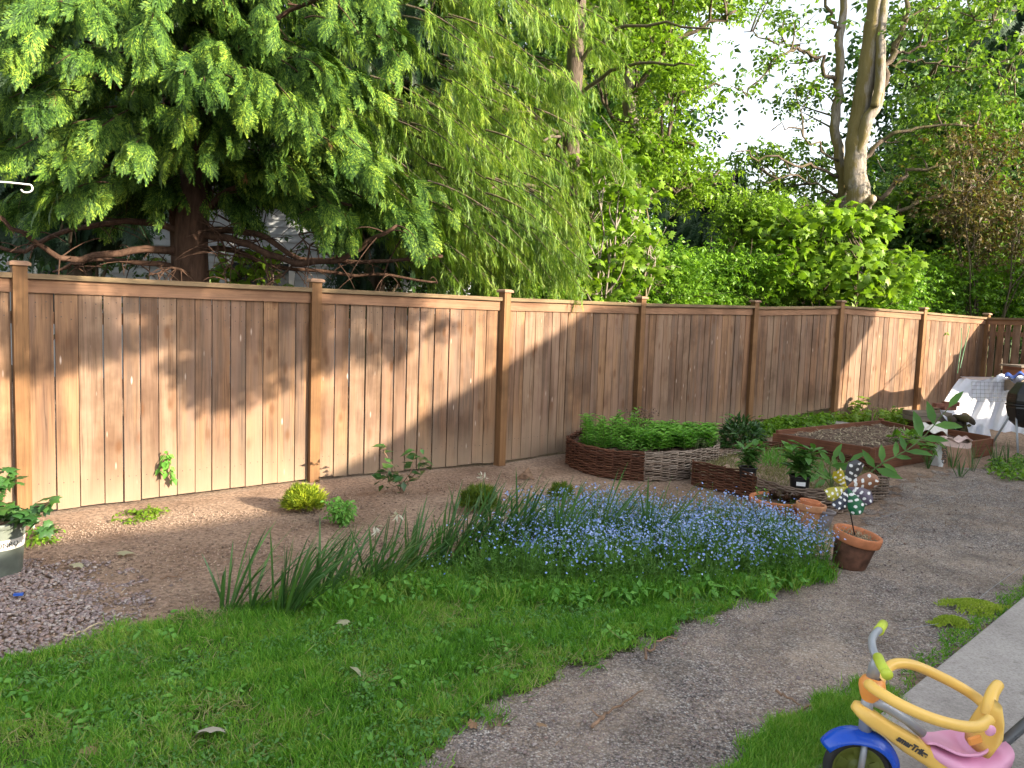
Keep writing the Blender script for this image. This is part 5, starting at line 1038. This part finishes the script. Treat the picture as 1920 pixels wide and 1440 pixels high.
# ------------------------------------------------------------------ planks, bricks, logs
Y=11.7
def at_z(px,py,Y): p=at(px,py,Y); return p
for k,(px,py,L,rz,lab) in enumerate(((1735,783,.60,.08,'lower weathered grey plank beside the fence corner pile'),(1738,775,.58,.03,'topmost weathered grey plank on the pile'))):
    p=at(px,py,11.8); m=MB(); m.box(tuple(p),(L,.34,.06),rz); tag(m.build('plank',M_greywood),lab,'plank')
p0=at(1738,790,11.85); zg=float(gz(p0[0],p0[1])); m=MB(); m.box((p0[0],p0[1],(zg+p0[2])/2-.02),(.5,.28,max(.05,p0[2]-zg)),.05); tag(m.build('timber_block',M_wicker),'dark rotten timber under the grey planks','timber')
GL='dark rough firewood logs piled under the white sheet'
for k,(px,py) in enumerate(((1765,808),(1785,806),(1805,806),(1825,806),(1772,796),(1792,794),(1812,795),(1780,784),(1800,784),(1815,786))):
    p=at(px,py,11.6+.15*(k%2)); rad=.05+.01*g.random(); t=MB(); d=np.array([.35,1,0])*.28+g.normal(0,.02,3); t.tube([p-d,p-d*.3,p+d*.4,p+d],[rad,rad*1.08,rad,rad*.95],9); o=t.build('firewood_log',M_barkd); tag(o,'dark split log in the pile between planks and white sheet','log',GL)
for k,(dx,dy,rz,lab) in enumerate(((1764,760,.1,'red brick lying left on top of the log pile'),(1783,757,-.1,'red brick lying right on top of the log pile'),(1778,765,.2,'red brick under the other two on the log pile'))):
    p=at(dx,dy,11.7); m=MB(); m.box(tuple(p),(.21,.1,.062),rz); o=m.build('brick',plain('red_brick_%d'%k,(.22,.085,.055),.9,var=.2,vs=20,bmp=.4)); tag(o,lab,'brick')
# ------------------------------------------------------------------ row cover, tarp, tumbler, box, stakes
wc_=empty('row_cover',tuple(on_ground(at(1850,800,12.2))),'white fabric cover draped over a wire mesh frame in the far corner','garden cover')
def f_(u,v):
    x=(1800-38*v**.8)+u*(150+20*v); ytop=706+ (6*math.sin(u*7) if u>.05 else 4)+u*2; ybot=768+75*min(1,u*2.1)**.7; y=ytop+(ybot-ytop)*v
    Y=12.9-1.3*v**1.3-.35*u+.05*math.sin(u*24+v*2)*(.3+v)+.03*math.sin(u*51+v*9); return at(x,y,Y)
sheet(f_,60,26,'fabric',M_sheet,.002,wc_)
def f_(u,v):
    x=1800+u*150+4*math.sin(v*5); y=706+2*u+v*6; return at(x,y,12.9+v*.8-.35*u)
sheet(f_,30,6,'fabric_top',M_sheet,.002,wc_)
t=MB()
for k in range(9): x=1822+k*8; t.tube([at(x,716,12.62),at(x+1,752,11.95+.004*k)],.0022,4)
for k in range(6): y=716+k*7.2; t.tube([at(1822,y,12.62-.67*(k*7.2/36)),at(1887,y+1,12.62-.67*(k*7.2/36))],.0022,4)
t.build('wire_mesh',M_wire,wc_)
def f_(u,v):
    x=1790+u*45+10*v; y=786+u*20+v*40+5*math.sin(u*6); return at(x+20,y,11.35-.25*v+.06*math.sin(u*14+v*5))
tag(sheet(f_,18,14,'plastic_sheet',M_sheet,.002),'crinkled clear white plastic gathered below the row cover','plastic sheet')
def f_(u,v): return at(1868+u*70,706-2*math.sin(u*9)+v*8,12.0-.5*v)+np.array([0,0,.03*math.sin(u*13+v*4)])
tag(sheet(f_,24,6,'white_bundle',M_sheet,.003),'bunched white cloth under the blue tarp','cloth')
def f_(u,v): p=at(1884+u*60,702+2*math.sin(u*8)+v*5,11.8-.6*v); p[2]+=.025*math.sin(u*17)+.02*math.sin(v*6+u*5); return p
tag(sheet(f_,24,8,'blue_tarp',M_blue,.004),'folded blue tarp on top of the white cover','tarp')
p=at(1925,694,12.4); bx=empty('wooden_hive_box',tuple(p),'stacked brown wooden box with overhanging lid at the right border','box')
m=MB(); m.box((p[0],p[1],p[2]-.03),(.50,.4,.16),.1); m.build('body',M_bedwood,bx); m=MB(); m.box((p[0],p[1],p[2]+.065),(.58,.48,.03),.1); m.build('lid',M_greywood,bx)
m=MB(); zb=float(gz(p[0],p[1])); m.box((p[0],p[1],(zb+p[2]-.11)/2),(.44,.36,p[2]-.11-zb),.1); m.build('stand',M_greywood,bx)
ct_=at(1940,760,10.3); tu=empty('compost_tumbler',tuple(on_ground(ct_)),'black plastic compost tumbler on grey steel legs at the right border','compost tumbler')
def barrel(z0,z1,prof,name):
    m=MB(); k=8; V=[]
    for rr,z in prof:
        for j in range(k): a=2*PI*(j+.5)/k; V.append((ct_[0]+rr*math.cos(a),ct_[1]+rr*math.sin(a)*.8,ct_[2]+z))
    n=len(prof); m.add(V,[(i*k+j,i*k+(j+1)%k,(i+1)*k+(j+1)%k,(i+1)*k+j) for i in range(n-1) for j in range(k)]+[tuple(range(k))[::-1],tuple(range((n-1)*k,n*k))]); o=m.build(name,M_blackpl,tu); b=o.modifiers.new('b','BEVEL'); b.width=.012; b.segments=2; return o
barrel(0,0,[(.20,-.30),(.30,-.22),(.35,-.04),(.345,-.012)],'lower_drum'); barrel(0,0,[(.345,.012),(.35,.06),(.34,.15),(.24,.30)],'upper_drum'); barrel(0,0,[(.36,-.014),(.36,.014)],'seam_flange')
zg=float(gz(ct_[0],ct_[1]))
for sx in (-1,1):
    for sy in (-1,1): t=MB(); t.tube([ct_+[sx*.27,sy*.05,-.12],[ct_[0]+sx*.36,ct_[1]+sy*.3,zg]],.014,8); t.build('leg',M_metal,tu)
for pts,lab in (([(1795,700,12.9),(1802,650,13.4),(1803,615,13.7)],'straight green garden stake leaning on the fence, left'),([(1800,690,12.9),(1808,655,13.5),(1818,612,13.9)],'green garden stake leaning right beside the first')):
    t=MB(); t.tube([at(*q) for q in pts],.007,6); tag(t.build('garden_stake',plain('stake_green',(.07,.18,.08),.5)),lab,'stake')
# ------------------------------------------------------------------ left pot, its shrub, the hook
c=G(-34,1088); c=c+[-.0,.12,0]; gp=pot('nursery_pot','large grey green plastic pot with a cream name band at the left border',c,.165,.32,.03,(M_greenpot,M_greenpot),None,.88,.78)
m=MB(); hb_=.215; rA=.165*(.78+.215*.62); 
r0=lambda z: (.165*.78+.003)+(.165*.95-(.165*.95-.165*.78)*.03/.32-.165*.78-.003)*(z/.29)
m.lathe([(r0(.165)+.0015,.165),(r0(.225)+.0015,.225)],c,48); m.build('name_band',M_label,gp)
v=unit(-c*[1,1,0]+np.array([2.6,0,0])); s=np.array([-v[1],v[0],0]); s=s if s[0]>0 else -s
textmesh('MONRO',.042,'lettering',M_ink,gp,m4(s,[0,0,1],v,c+v*(r0(.195)+.0018)+np.array([0,0,.195])),.0005,bend=r0(.195)+.001)
Y=c[1]; top=c+[0,0,.28]
sparse('viburnum_shrub','leafy shrub with lobed dark leaves spreading right from the grey pot',[[top,at(25,970,Y),at(60,955,Y-.1),at(100,940,Y-.15)],[top,at(40,985,Y),at(75,965,Y-.12),at(85,990,Y-.15)],[top,at(5,940,Y),at(15,900,Y),at(22,890,Y)],[top,at(10,960,Y),at(0,920,Y),at(-10,880,Y)],[top,at(30,980,Y),at(45,960,Y),at(60,975,Y-.1)],[top,at(-10,960,Y),at(-40,930,Y),at(-60,900,Y)]],1,.085,L_peony,g,nl=16,shape=LOBED,lspread=.06)
hk=at(40,345,4.6); t=MB(); Pp=[at(-80,352,4.6),at(-40,341,4.6),at(0,341,4.6),at(35,344,4.6),at(52,346,4.6)]+[at(50+11*math.cos(a),353-8*math.sin(a)+0,4.6) for a in np.linspace(PI/2*.6,-PI*.9,8)]
so_=empty('shepherd_hook',(at(-80,352,4.6)[0],4.6,0),'white metal hanging hook reaching in at the left border','plant hook'); limb(t,Pp,.0052,.0045,8,4,0,g); t.build('arm',M_white,so_)
t=MB(); x=at(-80,352,4.6); t.tube([[x[0],4.6,0],x],.009,8); t.build('pole',M_white,so_)
# ------------------------------------------------------------------ pinwheel
pb=np.array([0,-.01,.2])@potM.T+potc; hub=at(1587,913,pb[1]-.03); pw=empty('pinwheel',tuple(pb),'spotted multicoloured garden pinwheel on a black stick in the tilted pot','pinwheel')
t=MB(); t.tube([pb-[0,0,.05],hub+[0,.012,-.01]],.0045,8); t.build('stick',M_blackpl,pw)
t=MB(); t.lathe([(0,-.006),(.012,-.006),(.014,0),(.012,.006),(0,.009)],hub,16,0,rotm('X',R(90))); t.build('hub',plain('yellow_hub',(.62,.50,.04),.4),pw)
cols_=[(.42,.34,.02),(.06,.06,.065),(.24,.11,.06),(.10,.08,.12),(.01,.11,.045),(.025,.03,.05),(.36,.33,.04)]
angs=[118,62,8,-38,-72,-122,-165]; lens=[.14,.185,.195,.175,.185,.155,.15]
for ci,(a_,L) in enumerate(zip(angs,lens)):
    a=R(a_); fx=np.array([math.cos(a),0,math.sin(a)]); fy=np.array([-math.sin(a),0,math.cos(a)]); out=np.array([0,-1.,0]); nu,nv=48,34; V=[];F=[];mi=MB()
    dots=[(.28,.45),(.28,.85),(.50,.2),(.50,.62),(.72,.38),(.72,.82),(.92,.15),(.92,.58)]
    for j in range(nv+1):
        for i in range(nu+1):
            u,v_=i/nu,j/nv; wdt=.62*L*(math.sin(min(1,u*1.15)*PI/2)**.8)*(1-.35*max(0,u-.75)/.25); yy=(v_-.25)*wdt; cv=.032*math.sin(v_*PI)*u+.02*u*(v_)
            V.append(hub+fx*L*u+fy*yy+out*(.006+cv))
    for j in range(nv):
        for i in range(nu):
            u,v_=(i+.5)/nu,(j+.5)/nv; F.append([j*(nu+1)+i,j*(nu+1)+i+1,(j+1)*(nu+1)+i+1,(j+1)*(nu+1)+i]); wd=.62*u
            mi.m.append(1 if any(((u-du)/.052)**2+((v_-dv_)*max(.25,.62*min(1,u*1.2))/.055)**2<1 for du,dv_ in dots) else 0); mi.sm.append(True)
    mi.v=[np.array(V)]; mi.f=F; mi.n=len(V); o=mi.build('petal',[plain('petal_%d'%ci,cols_[ci],.35,var=.1),M_white],pw); o.modifiers.new('s','SOLIDIFY').thickness=.0012
# ------------------------------------------------------------------ tricycle
YT=2.54
def T3(px,py,dy=0.): return at(px,py,YT+dy)
tr=empty('tricycle',tuple(G(1700,1560)),"child's yellow and pink push tricycle with blue mudguard on the grass",'tricycle')
wcn=T3(1608,1441); rw=.112
def torus(c,R1,r,name,mat,par,ax=(0,1,0),k=40,q=12,sq=1.):
    t=MB(); a=np.linspace(0,2*PI,k+1); ax=unit(np.array(ax,float)); u=unit(np.cross(ax,[0,0,1.])); v=np.cross(ax,u); V=[]
    for i in range(k):
        d=u*math.cos(a[i])+v*math.sin(a[i])
        for j in range(q): b=2*PI*j/q; V.append(c+d*(R1+r*math.cos(b))+ax*r*sq*math.sin(b))
    t.add(V,[(i*q+j,i*q+(j+1)%q,((i+1)%k)*q+(j+1)%q,((i+1)%k)*q+j) for i in range(k) for j in range(q)],0,True); return t.build(name,mat,par)
AX=unit(np.array([-.22,-1,.0]))   # front wheel turned a little
wh=torus(wcn,rw-.016,.018,'wheel',M_tyre,tr,AX,sq=1.15)
Mw=np.array(Vector(AX).to_track_quat('Z','Y').to_matrix())
m=MB(); m.lathe([(0,.012),(.022,.014),(.03,.006),(.06,.004),(.064,.010),(.078,.012),(.084,.016),(.096,.012)],wcn,40,0,Mw); m.lathe([(.096,-.012),(.06,-.004),(0,-.012)],wcn,40,0,Mw); m.build('hub',M_hub,wh)
for k in range(5):
    a=2*PI*k/5+.3; m=MB(); M_=Mw@rotm('Z',a); pts=np.array([(.036,-.014,.0075),(.072,-.022,.0115),(.072,.022,.0115),(.036,.014,.0075)])@M_.T+wcn; m.add(pts,[(0,1,2,3)]); o=m.build('hub_rib',M_hub,wh); o.modifiers.new('s','SOLIDIFY').thickness=.004
# fork and pedal
head=T3(1623,1308)
for sgn in (1,-1):
    t=MB(); t.tube([wcn+AX*.036*sgn+[0,0,-.005],wcn+AX*.036*sgn+[.006,0,.07],wcn+AX*.03*sgn+[.012,0,.125]],[.011,.011,.010],10); t.build('fork_blade',M_metal,tr)
t=MB(); t.tube([wcn-AX*.11,wcn+AX*.085],.007,8); t.tube([wcn+AX*.062,wcn+AX*.064+[-.02,0,-.0],wcn+AX*.066+[-.035,0,.002]],.009,8); t.build('pedal_axle',M_orange,tr)
m=MB(); pc=wcn+AX*.085+np.array([-.038,0,.0]); m.lathe([(0,-.032),(.026,-.032),(.030,-.026),(.030,.026),(.026,.032),(0,.032)],pc,8,0,np.array(Vector(AX).to_track_quat('Z','Y').to_matrix())*np.array([1,1,1])); o=m.build('pedal',M_orange,tr)
# mudguard: a domed arc over the wheel
V=[];nu,nv=26,12; fwd=unit(np.cross(AX,[0,0,1.])); fwd=fwd if fwd[0]<0 else -fwd
for i in range(nu+1):
    a=R(146)-(R(146)-R(16))*i/nu; 
    for j in range(nv+1):
        b=-1+2*j/nv; Rr=.128+.018*math.sin(a)+.012*max(0,-math.cos(a))-.030*abs(b)**2.4; dd=-fwd*math.cos(PI-a)*-1
        d=fwd*(-math.cos(a))+np.array([0,0,1.])*math.sin(a); wdt=.058*(1-.25*abs(2*i/nu-1)**3)
        V.append(wcn+d*Rr*np.array([1.03,1.03,.98])+AX*b*wdt)
m=MB(); m.add(V,[(i*(nv+1)+j,i*(nv+1)+j+1,(i+1)*(nv+1)+j+1,(i+1)*(nv+1)+j) for i in range(nu) for j in range(nv)],0,True); o=m.build('mudguard',M_bluepl,tr); o.modifiers.new('s','SOLIDIFY').thickness=.004
# steering column, collar, bars
st=T3(1625,1322); hb0=T3(1645,1262)
t=MB(); t.tube([wcn+[.014,0,.115],st,T3(1631,1300)],[.021,.021,.020],14); t.build('head_tube',M_metal,tr)
t=MB(); t.lathe([(.02,-.045),(.030,-.03),(.041,-.005),(.044,.012),(.036,.032),(.022,.038)],T3(1634,1290),24,0,rotm('Y',R(12))); t.build('collar',M_orange,tr)
t=MB(); t.tube([T3(1636,1272),T3(1640,1250),T3(1645,1232,-.01)],[.0215,.019,.015],14); t.build('stem',M_metal,tr)
nb=T3(1648,1232,-.07); ngrip=[T3(1646,1232,-.05),T3(1652,1246,-.10),T3(1663,1264,-.18)]
fb=[T3(1645,1236,-.03),T3(1637,1218,.0),T3(1635,1200,.05),T3(1641,1188,.10),T3(1650,1180,.14)]
t=MB(); limb(t,fb,.0135,.0125,12,6,0,g); limb(t,[fb[0],ngrip[0],ngrip[1]],.0135,.0125,12,5,0,g); t.build('handlebar',M_metal,tr)
t=MB(); t.tube(ngrip,[.0165,.0165,.0165],14); t.tube([ngrip[2]-unit(ngrip[2]-ngrip[1])*.004,ngrip[2]+unit(ngrip[2]-ngrip[1])*.004],.018,16); t.build('grip',M_lime,tr)
fg=[T3(1648,1182,.135),T3(1656,1170,.22)]; t=MB(); t.tube(fg,.0165,14); t.tube([fg[0]-unit(fg[1]-fg[0])*.004,fg[0]+unit(fg[1]-fg[0])*.004],.018,16); t.build('grip',M_lime,tr)
# yellow frame beam: tapered, rounded
def loft(sections,name,mat,par,k=20):
    V=[]
    for c_,a_,b_,e in sections:   # centre, half width (depth), half height, up vector tilt
        for j in range(k):
            t_=2*PI*j/k; V.append(c_+np.array([0,1.,0])*a_*np.sign(math.cos(t_))*abs(math.cos(t_))**.6+e*b_*np.sign(math.sin(t_))*abs(math.sin(t_))**.6)
    n=len(sections); return MB().add(V,[(i*k+j,i*k+(j+1)%k,(i+1)*k+(j+1)%k,(i+1)*k+j) for i in range(n-1) for j in range(k)]+[tuple(range(k))[::-1],tuple(range((n-1)*k,n*k))],0,True).build(name,mat,par)
A=T3(1600,1322); B=T3(1842,1470); bd=unit((B-A)); up=unit(np.cross(bd,[0,1.,0])); up=up if up[2]>0 else -up; LB=np.linalg.norm(B-A)
sec=[]
for t_,a_,b_ in ((0,.006,.008),(.02,.028,.018),(.06,.043,.024),(.14,.047,.027),(.26,.040,.026),(.42,.0405,.033),(.58,.0405,.034),(.70,.056,.041),(.82,.060,.046),(1.,.06,.046),(1.15,.058,.045)):
    sec.append((A+bd*LB*t_+up*(-.012*math.sin(PI*t_)),a_,b_,up))
loft(sec,'frame_beam',M_yellow,tr)
t=MB(); t.tube([T3(1630,1312),T3(1660,1325),T3(1700,1350),T3(1730,1375)],.0165,12); t.build('top_tube',M_metal,tr)
tc=A+bd*LB*.415+up*(-.012); textmesh('smarTrike',.029,'lettering',M_ink,tr,m4(bd,up,[0,-1.,0],tc+np.array([0,-.0435,0])+up*.004),.0012,shear=.15)
# seat
V=[];nu,nv=22,22; sc_=T3(1790,1402); fx=unit(np.array([bd[0],0,bd[2]*.55])); upz=unit(np.cross(fx,[0,1.,0])); upz=upz if upz[2]>0 else -upz
for i in range(nu+1):
    u=i/nu   # 0 nose .. 1 back
    for j in range(nv+1):
        b=-1+2*j/nv; wdt=.034+.048*ss(0,.5,u)-.045*ss(.7,1,u); x=-.115+.235*u
        back=.075*ss(.62,1.,u); side=.034*ss(.30,.75,u)*abs(b)**2.5+.008*abs(b)**4; lip=-.012*(1-ss(0,.12,u))
        V.append(sc_+fx*x*(1-.06*b*b*(u>.6))+np.array([0,1.,0])*b*wdt+upz*(back+side+lip-.005))
m=MB(); m.add(V,[(i*(nv+1)+j,i*(nv+1)+j+1,(i+1)*(nv+1)+j+1,(i+1)*(nv+1)+j) for i in range(nu) for j in range(nv)],0,True); seat=m.build('seat',M_pink,tr); sd=seat.modifiers.new('s','SOLIDIFY'); sd.thickness=.010; sb_=seat.modifiers.new('u','SUBSURF'); sb_.levels=1; sb_.render_levels=1
sec=[(sc_+fx*x+upz*z,a_,b_,upz) for x,z,a_,b_ in ((-.108,-.028,.030,.012),(-.06,-.036,.052,.02),(0,-.040,.078,.026),(.06,-.032,.088,.036),(.11,-.006,.088,.05),(.145,.035,.078,.05))]; loft(sec,'seat_shell',M_pink,tr)
# safety ring
near=[T3(1630,1284,-.045),T3(1646,1296,-.085),T3(1690,1322,-.12),T3(1745,1346,-.135),T3(1800,1361,-.13),T3(1835,1362,-.11),T3(1855,1350,-.06)]
far=[T3(1648,1281,.03),T3(1655,1262,.08),T3(1678,1245,.12),T3(1715,1248,.135),T3(1770,1272,.14),T3(1815,1297,.135),T3(1842,1318,.10),T3(1856,1338,.04)]
t=MB(); P_=smooth([T3(1640,1292,-.01)]+near); t.tube(P_,.0185,14); P_=smooth([T3(1640,1290,.0)]+far); t.tube(P_,.0185,14); t.build('safety_ring',M_yellow,tr)
loft([(T3(1836,1392,-.02),.075,.03,up),(T3(1848,1368,-.02),.085,.030,up),(T3(1856,1345,-.01),.07,.026,up),(T3(1861,1322,.0),.045,.020,up)],'back_support',M_yellow,tr)
t=MB(); P_=smooth([T3(1852,1340,.01),T3(1856,1318,.02),T3(1861,1300,.05),T3(1870,1286,.08)]); t.tube(P_,np.linspace(.024,.0195,len(P_)),14); t.lathe([(.0195,-.004),(.018,.006),(.011,.014),(0,.018)],T3(1871,1284,.082),14); t.build('backrest',M_yellow,tr)
m=MB(); m.lathe([(0,.006),(.014,.006),(.019,.0)],T3(1857,1370,-.105),20,0,rotm('X',R(90))); m.build('ring_button',M_pink,tr)
m=MB(); m.box(tuple(T3(1828,1388,-.105)),(.045,.012,.03),0,M=rotm('Y',R(-20))); o=m.build('clasp',M_orange,tr); o.modifiers.new('b','BEVEL').width=.005
# push bar and rear parts
t=MB(); t.tube([T3(1838,1430),T3(1870,1403),T3(1925,1355),T3(2010,1280),T3(2080,1220)],.0175,14); t.build('push_bar',plain('dark_grey_tube',(.10,.11,.12),.35),tr)
t=MB(); t.tube([T3(1818,1418),T3(1850,1440),T3(1880,1462)],[.02,.022,.02],12); t.build('rear_bracket',M_blackpl,tr); t=MB(); t.tube([T3(1838,1431),T3(1843,1426)],.024,14); t.build('clamp',M_orange,tr)
for sg in (-1,1):
    wc2=T3(1885,1500)+np.array([0,.15*sg,0]); wc2[2]=.095; w2=torus(wc2,.08,.016,'rear_wheel',M_tyre,tr,(0,1,0)); m=MB(); m.lathe([(0,.01),(.03,.012),(.07,.008)],wc2,24,0,rotm('X',R(90))); m.build('hub',M_hub,w2)
t=MB(); a_=T3(1885,1500); a_[2]=.095; t.tube([a_-[0,.15,0],a_+[0,.15,0]],.01,8); t.tube([a_,T3(1850,1455)],.016,10); t.build('rear_axle',M_metal,tr)
